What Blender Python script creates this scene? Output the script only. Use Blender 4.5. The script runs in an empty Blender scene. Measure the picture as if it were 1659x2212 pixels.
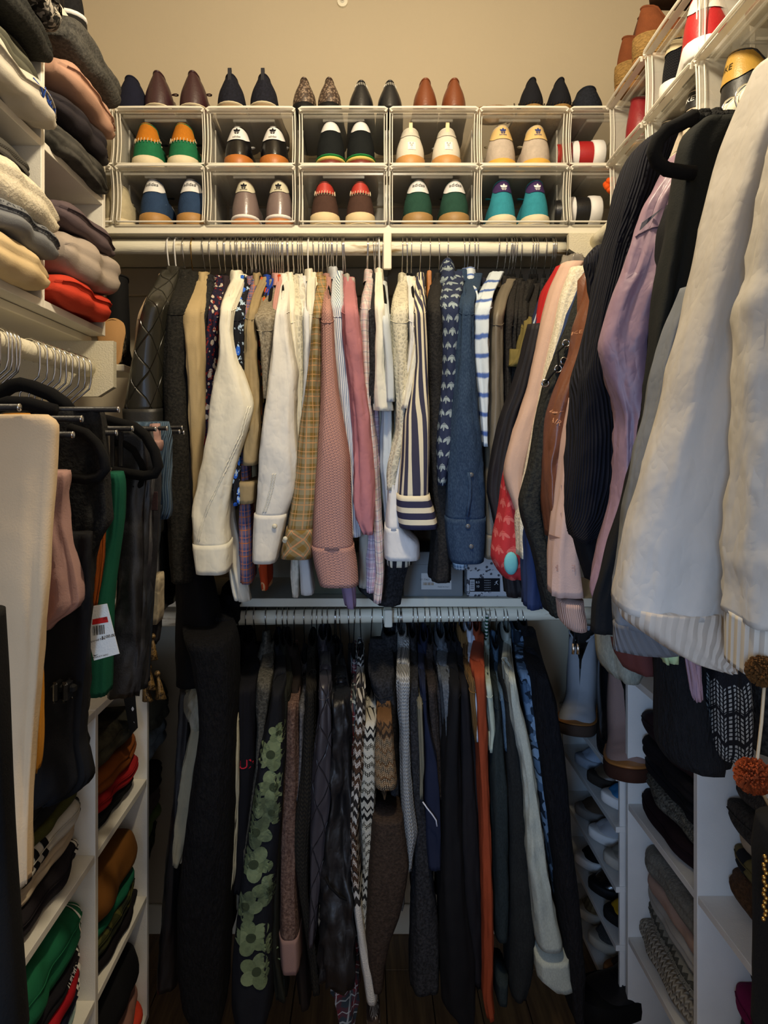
import bpy, math, random
from mathutils import Vector, noise, Matrix
from mathutils.bvhtree import BVHTree
PI = math.pi
S = bpy.context.scene
COL = S.collection
# ---------------------------------------------------------------- camera, world, lights, exposure
CAMZ = 1.49; F = 1500.0; VX, VY = 790.0, 985.0
cd = bpy.data.cameras.new('camera'); cam = bpy.data.objects.new('camera', cd); COL.objects.link(cam)
cam.location = (0, 0, CAMZ); cam.rotation_euler = (PI/2, 0, 0)
cd.sensor_fit = 'VERTICAL'; cd.sensor_height = 36.0; cd.lens = 36.0*F/2212
cd.shift_x = (829.5-VX)/2212; cd.shift_y = -(1106-VY)/2212; cd.clip_start = 0.02
S.camera = cam
W = bpy.data.worlds.new('world'); S.world = W; W.use_nodes = True
W.node_tree.nodes['Background'].inputs[0].default_value = (0.85, 0.88, 1.0, 1)
W.node_tree.nodes['Background'].inputs[1].default_value = 0.40
S.view_settings.view_transform = 'Standard'; S.view_settings.look = 'None'
S.view_settings.gamma = 1.0; S.view_settings.use_curve_mapping = False
S.view_settings.exposure = 0.74
def area(name, loc, rot, size, power, color, sy=None):
    l = bpy.data.lights.new(name, 'AREA'); l.energy = power; l.color = color; l.size = size
    if sy: l.shape = 'RECTANGLE'; l.size_y = sy
    o = bpy.data.objects.new(name, l); COL.objects.link(o); o.location = loc; o.rotation_euler = rot
    return o
lp = bpy.data.lights.new('ceiling_lamp_light', 'POINT'); lp.energy = 30.0; lp.color = (1.0, 0.85, 0.61); lp.shadow_soft_size = 0.06
lo = bpy.data.objects.new('ceiling_lamp_light', lp); COL.objects.link(lo); lo.location = (0.06, 0.90, 2.60)
dl = area('doorway_daylight', (-0.40, -0.85, 1.45), (0, 0, 0), 0.30, 0.9, (0.36, 0.60, 1.0), 0.5)
dl.rotation_euler = (Vector((0.33, 2.1, 0.98))-dl.location).to_track_quat('-Z', 'Y').to_euler(); dl.data.spread = math.radians(44)

# ---------------------------------------------------------------- node expression helper
class X:
    def __init__(s, nt, v): s.nt = nt; s.v = v
    def _m(s, op, *a):
        n = s.nt.nodes.new('ShaderNodeMath'); n.operation = op
        for i, q in enumerate((s,)+a):
            if isinstance(q, X): s.nt.links.new(q.v, n.inputs[i])
            else: n.inputs[i].default_value = q
        return X(s.nt, n.outputs[0])
    def __add__(s, o): return s._m('ADD', o)
    def __sub__(s, o): return s._m('SUBTRACT', o)
    def __mul__(s, o): return s._m('MULTIPLY', o)
    def __truediv__(s, o): return s._m('DIVIDE', o)
    def frac(s): return s._m('FRACT')
    def floor(s): return s._m('FLOOR')
    def abs(s): return s._m('ABSOLUTE')
    def sin(s): return s._m('SINE')
    def lt(s, o): return s._m('LESS_THAN', o)
    def gt(s, o): return s._m('GREATER_THAN', o)
    def mx(s, o): return s._m('MAXIMUM', o)
    def mn(s, o): return s._m('MINIMUM', o)
    def pow(s, o): return s._m('POWER', o)
def rgb(c):
    if isinstance(c, str):
        c = [int(c[i:i+2], 16)/255 for i in (0, 2, 4)]
        c = [x/12.92 if x <= 0.04045 else ((x+0.055)/1.055)**2.4 for x in c]
    return (c[0], c[1], c[2], 1)
class NT:
    def __init__(s, m):
        m.use_nodes = True; s.nt = m.node_tree; s.b = s.nt.nodes['Principled BSDF']
        t = s.nt.nodes.new('ShaderNodeTexCoord'); s.obj = t.outputs['Object']
        u = s.nt.nodes.new('ShaderNodeSeparateXYZ'); s.nt.links.new(t.outputs['UV'], u.inputs[0])
        s.u = X(s.nt, u.outputs[0]); s.v = X(s.nt, u.outputs[1]); s.uv = t.outputs['UV']
    def noise(s, scale, detail=3, vec=None, rough=0.6, stretch=None):
        n = s.nt.nodes.new('ShaderNodeTexNoise'); n.inputs['Scale'].default_value = scale
        n.inputs['Detail'].default_value = detail; n.inputs['Roughness'].default_value = rough
        v = vec or s.obj
        if stretch:
            mp = s.nt.nodes.new('ShaderNodeMapping'); mp.inputs['Scale'].default_value = stretch
            s.nt.links.new(v, mp.inputs[0]); v = mp.outputs[0]
        s.nt.links.new(v, n.inputs['Vector']); return X(s.nt, n.outputs['Fac'])
    def vor(s, scale, vec=None, feat='F1', out='Distance'):
        n = s.nt.nodes.new('ShaderNodeTexVoronoi'); n.feature = feat; n.inputs['Scale'].default_value = scale
        s.nt.links.new(vec or s.uv, n.inputs['Vector'])
        return X(s.nt, n.outputs[out])
    def mix(s, f, a, b):
        n = s.nt.nodes.new('ShaderNodeMix'); n.data_type = 'RGBA'
        if isinstance(f, X): s.nt.links.new(f.v, n.inputs[0])
        else: n.inputs[0].default_value = f
        for i, c in ((6, a), (7, b)):
            if isinstance(c, X): s.nt.links.new(c.v, n.inputs[i])
            else: n.inputs[i].default_value = rgb(c)
        return X(s.nt, n.outputs[2])
    def color(s, c):
        if isinstance(c, X): s.nt.links.new(c.v, s.b.inputs['Base Color'])
        else: s.b.inputs['Base Color'].default_value = rgb(c)
    def bump(s, h, strength=0.3, dist=0.002):
        n = s.nt.nodes.new('ShaderNodeBump'); n.inputs['Strength'].default_value = strength
        n.inputs['Distance'].default_value = dist
        s.nt.links.new(h.v, n.inputs['Height']); s.nt.links.new(n.outputs[0], s.b.inputs['Normal'])
def scl(c, k):
    c = rgb(c); return (min(1, c[0]*k), min(1, c[1]*k), min(1, c[2]*k))
_M = {}
def mat(kind, c1, c2=None, c3=None, rough=0.85, p=0.02, q=0.5, key=''):
    k = (kind, str(c1), str(c2), str(c3), rough, p, q)
    if k in _M: return _M[k]
    m = bpy.data.materials.new('%s_%d' % (kind, len(_M))); _M[k] = m
    n = NT(m); n.b.inputs['Roughness'].default_value = rough
    n.b.inputs['Specular IOR Level'].default_value = .5 if rough < .6 else .18
    mott = n.noise(9, 3); fine = n.noise(420, 2)
    base = n.mix(mott, scl(c1, 0.86), scl(c1, 1.12))
    h = fine*0.5 + n.noise(60, 3)*0.6
    if kind == 'plain':
        n.color(base); n.bump(h, 0.35, 0.002)
    elif kind == 'crisp':       # woven cotton with fine creases
        n.color(base); cr = (n.noise(16, 2, stretch=(1, 1, .45))-0.5).abs()
        n.bump(cr*1.8+(n.noise(38, 2, stretch=(1,1,.7))-.5).abs()*.8+(n.noise(9, 1, stretch=(1.6,1.6,.7))-.5).abs()*1.6+fine*0.01, 0.42, 0.008)
    elif kind == 'wool':
        n.color(n.mix((n.noise(q if q > 5 else 170, 3)-0.38)*3.2, base, c2 or scl(c1, 1.7))); n.bump(n.noise(170, 3), 0.6, 0.004)
    elif kind == 'stripe':      # lines running along v
        n.color(n.mix((n.u/p).frac().lt(q), base, c2)); n.bump(h, 0.3, 0.002)
    elif kind == 'hstripe':
        n.color(n.mix((n.v/p).frac().lt(q), base, c2)); n.bump(h, 0.3, 0.002)
    elif kind == 'ends':        # folded sleeve: three bands where the cloth ends at u (metres) near p
        a = ((n.u-p).abs().lt(0.05)) * ((n.u/0.026).frac().lt(0.5))
        n.color(n.mix(a, base, c2)); n.bump(h, 0.3, 0.002)
    elif kind == 'plaid':
        fu = (n.u/p).frac(); fv = (n.v/p).frac()
        a = n.mix((fu.lt(.42)*0.5+fv.lt(.42)*0.5), base, c2)
        a = n.mix((fu.gt(.60)*fu.lt(.68)).mx(fv.gt(.60)*fv.lt(.68))*0.8, a, c3)
        a = n.mix((fu.gt(.2)*fu.lt(.25)).mx(fv.gt(.2)*fv.lt(.25))*0.6, a, scl(c3, 1.5))
        n.color(a); n.bump(h, 0.3, 0.002)
    elif kind == 'diag':        # bias cut plaid
        a0 = (n.u+n.v)/p; b0 = (n.u-n.v)/p
        a = n.mix(a0.frac().lt(.45)*0.5+b0.frac().lt(.45)*0.5, base, c2)
        a = n.mix((a0.frac().gt(.65)*a0.frac().lt(.74)).mx(b0.frac().gt(.65)*b0.frac().lt(.74)), a, c3)
        n.color(a); n.bump(h, 0.3, 0.002)
    elif kind == 'cord':
        w = ((n.u/p).frac()-0.5).abs()*2
        n.color(n.mix(w*w*w*(n.noise(25, 2))*.7, base, c2 or scl(c1, 2.0))); n.bump(w, 0.8, 0.004)  # wale ridges lightened in the colour as a painted highlight, plus bump
    elif kind == 'rib':
        w = ((n.u/p).frac()-0.5).abs()*2
        n.color(n.mix(w, scl(c1, .88), base)); n.bump(w, 0.6, 0.003)
    elif kind == 'leaf':        # all over three-leaf print
        r = (n.v/p); row = r.floor(); fu = ((n.u/p)+row*0.5).frac()-0.5; fv = r.frac()-0.45
        def ell(cx, cy, ax, ay, rot):
            c, s_ = math.cos(rot), math.sin(rot)
            x = (fu-cx)*c+(fv-cy)*s_; y = (fv-cy)*c-(fu-cx)*s_
            return ((x/ax)*(x/ax)+(y/ay)*(y/ay)).lt(1.0)
        L = ell(0, .10, .12, .32, 0).mx(ell(.20, .04, .11, .30, -.75)).mx(ell(-.20, .04, .11, .30, .75))
        bars = (fv.lt(-.02))*((fv/.09).frac().lt(.4))
        L = L*(X(n.nt, L.v)*0+1-bars)
        n.color(n.mix(L, base, c2)); n.bump(h, 0.3, 0.002)
    elif kind == 'flower':
        d = n.vor(1/p); pos = d
        n.color(n.mix((pos+n.noise(14, 1)*0.25).lt(.50), base, n.mix(d.lt(.16)*0.6+n.noise(20, 2)*.4, c2, c3 or scl(c2, .4))))
        n.bump(h, 0.3, 0.002)
    elif kind == 'floral':      # small scattered print in two colours
        d = n.vor(1/p); e = n.noise(1.6/p, 3, vec=n.uv)
        a = n.mix(d.lt(.33), base, c2); a = n.mix(e.gt(.58), a, c3 or c2)
        n.color(a); n.bump(h, 0.3, 0.002)
    elif kind == 'isle':        # knitted bands of zigzags and dashes
        z = ((n.u/p).frac()-0.5).abs()*p
        v = n.v+z*0.9
        band = (v/(p*3)).floor(); fb = (v/(p*3)).frac()
        st = ((n.u/(p*.22)).frac().gt(.45))*((v/(p*.22)).frac().gt(.35))
        a = n.mix((fb*3.0).frac().lt(.5), base, c2)
        a = n.mix(st*((band*0.37).frac().gt(.25)), a, c3)
        a = n.mix(((v/(p*1.5)).frac()).lt(.14), a, c2)
        if q < 5 and q != .5: a = n.mix(n.v.gt(q), a, c1)
        n.color(a); n.bump(st+fine, 0.6, 0.004)
    elif kind == 'camo':
        e = n.noise(q if q > 5 else 22, 1, rough=.3); f2 = n.noise((q if q > 5 else 22)*1.35, 1, rough=.3)
        n.color(n.mix(f2.gt(.56), n.mix(e.gt(.5), base, c2), c3)); n.bump(h, 0.3, 0.002)
    elif kind == 'denim':
        st = n.noise(420, 3, stretch=(1, 1, .4))
        n.color(n.mix((st-0.40)*1.5, base, c2 or scl(c1, 2.2))); n.bump(st, 0.4, 0.002)
    elif kind == 'quilt':
        a = (((n.u+n.v*.62)/p).frac()-.5).abs(); b = (((n.u-n.v*.62)/p).frac()-.5).abs()
        g = a.mx(b); g = (g-0.455).mx(0.0)*18
        n.color(n.mix(g, base, scl(c1, .5))); n.bump(g*(-1.0)+fine*0.05, 0.8, 0.004)
    elif kind == 'knit':
        a = ((n.u/p).frac()-.5).abs(); w = ((n.v/p+a*1.2).frac()-.5).abs()
        n.color(n.mix(w*2, scl(c1, .6), c2 or base)); n.bump(w+a, 0.9, 0.004)
    elif kind == 'tiedye':
        e = n.noise(13, 4, rough=.7); n.color(n.mix((e-.42)*5, base, c2)); n.bump(h, 0.3, 0.002)
    elif kind == 'lace':
        d = n.vor(1/p, feat='DISTANCE_TO_EDGE')
        n.color(n.mix(d*4, base, scl(c1, .7))); n.bump(d, 0.6, 0.003)
    elif kind == 'weave':
        w = (((n.u/p).frac()-.5).abs())*(((n.v/p+(n.u/p).floor()*.5).frac()-.5).abs())*4
        n.color(n.mix(w, scl(c1, .88), base)); n.bump(w, .8, .002)
    elif kind == 'tiestripe':
        vv = n.v+n.noise(30, 3)*.012; w = ((vv/p).frac()-.5).abs()*2
        n.color(n.mix((w-(1-q))*5, c2, n.mix(n.noise(60, 3), scl(c1, .7), scl(c1, 1.5)))); n.bump(h, .3, .002)
    elif kind == 'leather':
        n.color(base); n.bump(n.noise(140, 3), 0.25, 0.002); n.b.inputs['Specular IOR Level'].default_value = 0.6
    elif kind == 'fur':
        f = n.noise(190, 4, stretch=(1, 1, .3)); n.color(n.mix((f-.4)*2.5, base, c2 or scl(c1, 1.6))); n.bump(f, 1.0, 0.008)
    elif kind == 'snake':
        d = n.vor(160, vec=n.obj); n.color(n.mix(d*1.8, c2, base)); n.bump(d, .5, .002)
    elif kind == 'rope':
        w = n.noise(110, 3, stretch=(1, 1, 2.5)); n.color(n.mix((w-.35)*2.2, scl(c1, .5), base)); n.bump(w, 1.0, .006)
    elif kind == 'suede':
        n.color(n.mix(n.noise(45, 4), scl(c1, .7), scl(c1, 1.3))); n.bump(n.noise(300, 2), .4, .002)
    elif kind == 'metal':
        n.color(c1); n.b.inputs['Metallic'].default_value = 1.0
    elif kind == 'paint':
        n.color(n.mix(n.noise(3, 3), scl(c1, .95), scl(c1, 1.03))); n.bump(n.noise(q if q > 5 else 90, 4), p*10, .003)
    elif kind == 'wornpaint':   # brush-painted rod, ridged along X with worn spots
        r_ = n.noise(38, 4, stretch=(.18, 1, 1)); n.color(n.mix((r_-.60)*9, c1, c2)); n.bump(r_, .8, .004)
    elif kind == 'wood':
        g = n.noise(7, 5, stretch=(9, .55, 9)); n.color(n.mix((g-.35)*2.6, c1, c2)); n.bump(g, .3, .002)
    elif kind == 'plastic':
        nt = n.nt; n.b.inputs['Base Color'].default_value = rgb(c1)
        out = nt.nodes['Material Output']; tr = nt.nodes.new('ShaderNodeBsdfTransparent')
        mx_ = nt.nodes.new('ShaderNodeMixShader'); mx_.inputs[0].default_value = q
        nt.links.new(tr.outputs[0], mx_.inputs[1]); nt.links.new(n.b.outputs[0], mx_.inputs[2])
        nt.links.new(mx_.outputs[0], out.inputs[0])
    elif kind == 'barcode':
        g = n.noise(2600, 0, stretch=(1, 0, 0)); n.color(n.mix(g.gt(.5), 'e8e4da', '1a1a1a'))
    else:
        n.color(c1)
    return m

# ---------------------------------------------------------------- object helpers
WL = {}; REG = {}
def put(o, label=None, cat=None, group=None, kind=None):
    if label: o['label'] = label
    if cat: o['category'] = cat
    if group: o['group'] = group
    if kind: o['kind'] = kind
    return o
def thing(name, label, cat, loc, group=None, rot=0):
    o = bpy.data.objects.new(name, None); COL.objects.link(o); o.location = loc; o.rotation_euler = (0, 0, rot)
    o.empty_display_size = .02; WL[o] = Vector(loc); return put(o, label, cat, group)
def mk(name, verts, faces, m, parent=None, uv=None, smooth=True, local=False, thick=None):
    me = bpy.data.meshes.new(name)
    base = WL.get(parent, Vector((0, 0, 0))) if parent else Vector((0, 0, 0))
    vs = [tuple(v) for v in verts]
    me.from_pydata(vs if (local or parent is None) else [(v[0]-base[0], v[1]-base[1], v[2]-base[2]) for v in vs], [], faces)
    if uv:
        lay = me.uv_layers.new(name='UVMap')
        for L in me.loops: lay.data[L.index].uv = uv[L.vertex_index]
    if smooth: me.polygons.foreach_set('use_smooth', [True]*len(me.polygons))
    me.materials.append(m); me.update()
    o = bpy.data.objects.new(name, me); COL.objects.link(o)
    if parent: o.parent = parent; WL[o] = base if not local else Vector((0, 0, 0))
    if parent:
        WL[o] = base      # parts keep identity offset from their thing
    REG[o] = (vs, faces)
    return o
def copytree(o, parent=None):
    c = o.copy(); COL.objects.link(c)
    if parent: c.parent = parent
    for ch in list(o.children): copytree(ch, c)
    return c
class B:
    """collects primitives into one mesh"""
    def __init__(s): s.v = []; s.f = []; s.uv = []
    def add(s, v, f, uv=None):
        n = len(s.v); s.v += [tuple(q) for q in v]; s.f += [[i+n for i in q] for q in f]
        s.uv += (uv or [(q[0]+q[1], q[2]) for q in v]); return s
    def box(s, x0, x1, y0, y1, z0, z1, bev=0.0):
        b = min(bev, abs(x1-x0)/2.01, abs(y1-y0)/2.01, abs(z1-z0)/2.01)
        if b <= 0:
            v = [(x, y, z) for z in (z0, z1) for y in (y0, y1) for x in (x0, x1)]
            return s.add(v, [[0, 2, 3, 1], [4, 5, 7, 6], [0, 1, 5, 4], [2, 6, 7, 3], [0, 4, 6, 2], [1, 3, 7, 5]])
        rings = []
        for z, i in ((z0, b), (z0+b, 0), (z1-b, 0), (z1, b)):
            X0, X1, Y0, Y1 = x0+i, x1-i, y0+i, y1-i; c = b
            rings.append([(X0+c, Y0, z), (X1-c, Y0, z), (X1, Y0+c, z), (X1, Y1-c, z), (X1-c, Y1, z), (X0+c, Y1, z), (X0, Y1-c, z), (X0, Y0+c, z)])
        v = [p for r in rings for p in r]; f = []
        for k in range(3):
            for i in range(8): f.append([k*8+i, k*8+(i+1) % 8, k*8+8+(i+1) % 8, k*8+8+i])
        f.append(list(range(7, -1, -1))); f.append(list(range(24, 32)))
        return s.add(v, f)
    def tube(s, pts, r, n=8, closed=False, flat=1.0, cap=True):
        pts = [Vector(p) for p in pts]; m = len(pts); v = []; f = []; prev = None
        for i, p in enumerate(pts):
            if closed: t = pts[(i+1) % m]-pts[i-1]
            else: t = pts[min(i+1, m-1)]-pts[max(i-1, 0)]
            t.normalize()
            if prev is None:
                a = Vector((0, 0, 1)) if abs(t.z) < .9 else Vector((1, 0, 0)); nx = t.cross(a).normalized()
            else: nx = (prev - t*prev.dot(t)).normalized()
            prev = nx; ny = t.cross(nx); rr = r[i] if isinstance(r, (list, tuple)) else r
            for k in range(n):
                a = 2*PI*k/n; v.append(p+nx*math.cos(a)*rr*flat+ny*math.sin(a)*rr)
        for i in range(m if closed else m-1):
            j = (i+1) % m
            for k in range(n): f.append([i*n+k, i*n+(k+1) % n, j*n+(k+1) % n, j*n+k])
        if cap and not closed: f.append(list(range(n-1, -1, -1))); f.append([(m-1)*n+k for k in range(n)])
        return s.add(v, f)
    def ball(s, c, r, n=8, m=6, sq=(1, 1, 1)):
        v = [(c[0], c[1], c[2]-r*sq[2])]; f = []
        for j in range(1, m):
            t = PI*j/m
            for k in range(n):
                a = 2*PI*k/n; v.append((c[0]+r*sq[0]*math.sin(t)*math.cos(a), c[1]+r*sq[1]*math.sin(t)*math.sin(a), c[2]-r*sq[2]*math.cos(t)))
        v.append((c[0], c[1], c[2]+r*sq[2])); L = len(v)-1
        for k in range(n): f.append([0, 1+(k+1) % n, 1+k]); f.append([L, L-n+k, L-n+(k+1) % n])
        for j in range(m-2):
            for k in range(n): f.append([1+j*n+k, 1+j*n+(k+1) % n, 1+(j+1)*n+(k+1) % n, 1+(j+1)*n+k])
        return s.add(v, f)
    def mk(s, name, m, parent=None, smooth=False, local=False):
        return mk(name, s.v, s.f, m, parent, s.uv, smooth, local)
def P(px, py, Y): return Vector(((px-VX)/F*Y, Y, CAMZ-(py-VY)/F*Y))
def nz(x, y, z): return noise.noise(Vector((x, y, z)))
def rows_of(s):
    out = []
    for t in s.split():
        y, r = t.split(':'); a, b = r.split('-'); out.append((float(y), float(a), float(b)))
    return out
def resample(rows, n, smooth=2):
    y0, y1 = rows[0][0], rows[-1][0]; out = []
    for i in range(n):
        y = y0+(y1-y0)*i/(n-1); k = 0
        while k < len(rows)-2 and rows[k+1][0] < y: k += 1
        a, b = rows[k], rows[k+1]; t = (y-a[0])/max(1e-6, b[0]-a[0])
        out.append([y, a[1]+(b[1]-a[1])*t, a[2]+(b[2]-a[2])*t])
    for _ in range(smooth):
        o2 = [r[:] for r in out]
        for i in range(1, n-1):
            for c in (1, 2): o2[i][c] = (out[i-1][c]+2*out[i][c]+out[i+1][c])/4
        out = o2
    return out
def grid_faces(m, n, closed=True):
    f = []
    for i in range(m-1):
        for k in range(n if closed else n-1): f.append([i*n+k, i*n+(k+1) % n, (i+1)*n+(k+1) % n, (i+1)*n+k])
    return f
def loft(rings, closed=True, cap0=True, cap1=True, hollow=0.0):
    """rings: list of rings of Vectors, closed around; last end may be turned inside like a cuff"""
    n = len(rings[0])
    if hollow:
        last = rings[-1]; c = sum(last, Vector())/n
        up = [p+(c-p)*0.14 for p in last]; zz = Vector((0, 0, hollow))
        rings = rings+[up, [p+(c-p)*0.10+zz for p in up], [p+(c-p)*0.2+zz*2 for p in up]]
    v = [p for r in rings for p in r]; f = grid_faces(len(rings), n, closed)
    if cap0: f.append(list(range(n-1, -1, -1)))
    if cap1: f.append([(len(rings)-1)*n+k for k in range(n)])
    return v, f, len(rings)
def ridge(x): return .5-abs(x)*2
def cloth(rows, yf, b, seed=0, amp=.005, n=30, grow=0.0, hollow=.02, pw=2.0, crease=1.0, step=9.0, tiltb=0.0, sm=1, fade=False):
    """a hanging tube of cloth whose edges pass through the given outline; yf(py) gives its distance"""
    m = max(6, min(100, int(abs(rows[-1][0]-rows[0][0])/step))); R = resample(rows, m, sm); rings = []; uv = []; v = 0.0; lastz = None
    for i, (py, xl, xr) in enumerate(R):
        Y = yf(py) if callable(yf) else yf
        xc = ((xl+xr)/2-VX)/F*Y; a = max(.004, (xr-xl)/2/F*Y)+grow; z = CAMZ-(py-VY)/F*Y
        bb = (b if not callable(b) else b(py))+grow
        if lastz is not None: v += abs(z-lastz)
        lastz = z; ring = []; ends = min(1, 5.0*min(i+1.2, 1e9)/m)
        for k in range(n):
            th = PI/2-2*PI*k/n; c, s = math.cos(th), math.sin(th)
            e = 2/pw; cx = math.copysign(abs(c)**e, c); sy = math.copysign(abs(s)**e, s)
            d = nz(c*1.5+seed*3.1, s*1.5+seed, z*2.6+seed*1.7)*1.5
            d += ridge(nz(c*2.6+seed, s*2.6+3, z*2.4+seed+c*1.5))*1.1
            d += ridge(nz(c*1.6+seed, s*1.6+4, z*13+c*3.5+seed))*.55*crease
            d += nz(c*5+seed, s*5, z*26)*.22*crease
            d *= amp*1.25
            d *= (.35+.65*ends)*(min(1, (m-1-i)/7) if fade else 1)
            zt = z+tiltb*(cx*a)+sy*bb*0.12
            ring.append(Vector((xc+cx*(a+d*.55), Y+sy*(bb+d), zt)))
            sgn = (k-n/4)
            uu = k/n*2*(a+bb)*1.6
            uv.append((uu, v))
        rings.append(ring)
    V, Fc, tot = loft(rings, hollow=hollow)
    while len(uv) < len(V): uv.append((uv[-n][0], uv[-n][1]+.01))
    return V, Fc, uv
# text meshes, projected onto the surface they are printed on
_T = {}
def textmesh(t, ext=None):
    if t in _T: return _T[t]
    c = bpy.data.curves.new('t', 'FONT'); c.body = t; c.align_x = 'CENTER'; c.align_y = 'CENTER'; c.resolution_u = 3
    o = bpy.data.objects.new('t', c); COL.objects.link(o); dg = bpy.context.evaluated_depsgraph_get()
    me = bpy.data.meshes.new_from_object(o.evaluated_get(dg))
    r = ([(v.co.x, v.co.y) for v in me.vertices], [list(p.vertices) for p in me.polygons])
    bpy.data.objects.remove(o); bpy.data.curves.remove(c); bpy.data.meshes.remove(me)
    _T[t] = r; return r
def poly(pts): return (pts, [list(range(len(pts)))])
def join2(parts):
    v = []; f = []
    for a, b in parts:
        n = len(v); v += a; f += [[i+n for i in q] for q in b]
    return v, f
def xf(sh, dx=0, dy=0, s=1.0, rot=0, sx=1.0):
    c, q = math.cos(rot), math.sin(rot)
    return [((x*sx*c-y*q)*s+dx, (x*sx*q+y*c)*s+dy) for x, y in sh[0]], sh[1]
def fanpoly(pts):
    n = len(pts); c = (sum(p[0] for p in pts)/n, sum(p[1] for p in pts)/n); mid = [((p[0]+c[0])/2, (p[1]+c[1])/2) for p in pts]
    f = [[i, (i+1) % n, n+(i+1) % n, n+i] for i in range(n)]+[[n+i, n+(i+1) % n, 2*n] for i in range(n)]
    return list(pts)+mid+[c], f
def ellp(cx, cy, ax, ay, rot, n=14):
    c, s = math.cos(rot), math.sin(rot)
    return fanpoly([(cx+ax*math.cos(2*PI*i/n)*c-ay*math.sin(2*PI*i/n)*s, cy+ax*math.cos(2*PI*i/n)*s+ay*math.sin(2*PI*i/n)*c) for i in range(n)])
def leafmark():     # three pointed leaves over three bars
    def leaf(rot, L, w):
        pts = [(0, 0)]+[(w*math.sin(PI*t/8), L*t/8) for t in range(1, 8)]+[(0, L)]+[(-w*math.sin(PI*t/8), L*t/8) for t in range(7, 0, -1)]
        c, s = math.cos(rot), math.sin(rot); return poly([(x*c-y*s, x*s+y*c) for x, y in pts])
    P_ = [xf(leaf(0, .62, .17), 0, .0), xf(leaf(.85, .6, .16), -.04, 0), xf(leaf(-.85, .6, .16), .04, 0)]
    for i in range(3): P_.append(poly([(-.40+.07*i, -.08-.1*i), (-.03, -.06-.1*i), (-.03, -.12-.1*i), (-.36+.07*i, -.14-.1*i)])); P_.append(poly([(.40-.07*i, -.08-.1*i), (.36-.07*i, -.14-.1*i), (.03, -.12-.1*i), (.03, -.06-.1*i)]))
    return join2(P_)
def swoosh():
    top = [(-.5, .02), (-.42, -.09), (-.32, -.13), (-.18, -.11), (.0, -.05), (.5, .14)]
    bot = [(.5, .14), (.0, -.12), (-.2, -.22), (-.36, -.25), (-.48, -.2), (-.53, -.1)]
    top = [(-.46, .14), (-.45, .02), (-.38, -.05), (-.28, -.07), (-.14, -.05), (.06, .01), (.55, .18)]; bot = [(-.48, .13), (-.55, -.04), (-.52, -.17), (-.42, -.25), (-.28, -.27), (-.08, -.20), (.55, .17)]
    v = []; f = []; K = 24
    def at(l, t): i = min(len(l)-2, int(t)); q = t-i; return (l[i][0]+(l[i+1][0]-l[i][0])*q, l[i][1]+(l[i+1][1]-l[i][1])*q)
    for i in range(K+1):
        a, b = at(top, 6*i/K), at(bot, 6*i/K)
        for j in range(4): v.append((a[0]+(b[0]-a[0])*j/3, a[1]+(b[1]-a[1])*j/3))
    for i in range(K):
        for j in range(3): f.append([i*4+j, i*4+j+1, i*4+5+j, i*4+4+j])
    return v, f
def fan(s_):
    v, f = s_; return v, f
def decal(name, shape, size, m, parent, targets, o, right, up, d, lift=.0012, local=False):
    """raise a flat printed shape onto the surface of the given meshes"""
    V = []; Fc = []
    for t in targets:
        vs, fs = REG[t]; n = len(V); V += [Vector(q) for q in vs]; Fc += [[i+n for i in q] for q in fs]
    bvh = BVHTree.FromPolygons(V, Fc); o = Vector(o); right = Vector(right).normalized(); up = Vector(up).normalized(); d = Vector(d).normalized()
    out = []; last = None; miss = set()
    for x, y in shape[0]:
        p = o+right*x*size+up*y*size
        h = bvh.ray_cast(p-d*.3, d, .8)
        if h[0] is None:
            miss.add(len(out))
            dist = last if last is not None else None
            q = p if dist is None else (p-d*.3)+d*dist
        else: last = h[3]; q = h[0]
        out.append(q-d*lift)
    return mk(name, out, [q for q in shape[1] if not any(i in miss for i in q)] or shape[1][:1], m, parent, smooth=False, local=local)
# ---------------------------------------------------------------- shared materials
WALL = mat('paint', 'bdb098', p=.02, q=60, rough=.9)
SHELFW = mat('paint', 'e9e2cc', p=.01, q=120, rough=.55)
MELA = mat('plain', 'e6e1d3', rough=.45)
MELB = mat('plain', 'd9d8d4', rough=.5)
ROD = mat('wornpaint', 'efe8d0', '9b7f52', rough=.5)
CHROME = mat('metal', 'd8d8d8', rough=.16)
VELVET = mat('plain', '0d0d0e', rough=.95)
DARKP = mat('plain', '17171a', rough=.45)
CLEAR = mat('plastic', 'd6d2c6', rough=.25, q=.36)
RIM = mat('plastic', 'efe9da', rough=.25, q=.86)
# ---------------------------------------------------------------- the room
def struct(name, b, m): return put(b.mk(name, m), kind='structure')
XL, XR, YB, ZC = -.96, .99, 2.16, 3.02
struct('wall_back', B().box(XL-.05, XR+.05, YB, YB+.06, 0, ZC), WALL)
struct('wall_left', B().box(XL-.06, XL, -.9, YB, 0, ZC), WALL)
struct('wall_right', B().box(XR, XR+.06, -.9, YB, 0, ZC), WALL)
struct('ceiling', B().box(XL-.06, XR+.06, -.9, YB+.06, ZC, ZC+.06), WALL)
fl = struct('floor', B().box(XL-.06, XR+.06, -.9, YB+.06, -.03, -.002), mat('plain', '2a2018'))
WOODS = [mat('wood', '6b5236', '9a7a4e', rough=.45), mat('wood', '5c452e', '8b6c45', rough=.45), mat('wood', '75593a', 'a5865a', rough=.45)]
random.seed(3); k = 0; x = XL
while x < XR:
    y = -.9+(k % 3)*-.35
    while y < YB:
        a, b_ = max(y, -.9), min(y+1.2, YB)
        if b_ > a: B().box(x+.0012, min(x+.127, XR)-.0012, a+.001, b_-.001, -.002, .009, .0015).mk('floor_plank', WOODS[(k*7+int(y*3)) % 3], fl)
        y += 1.2
    x += .127; k += 1
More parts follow.
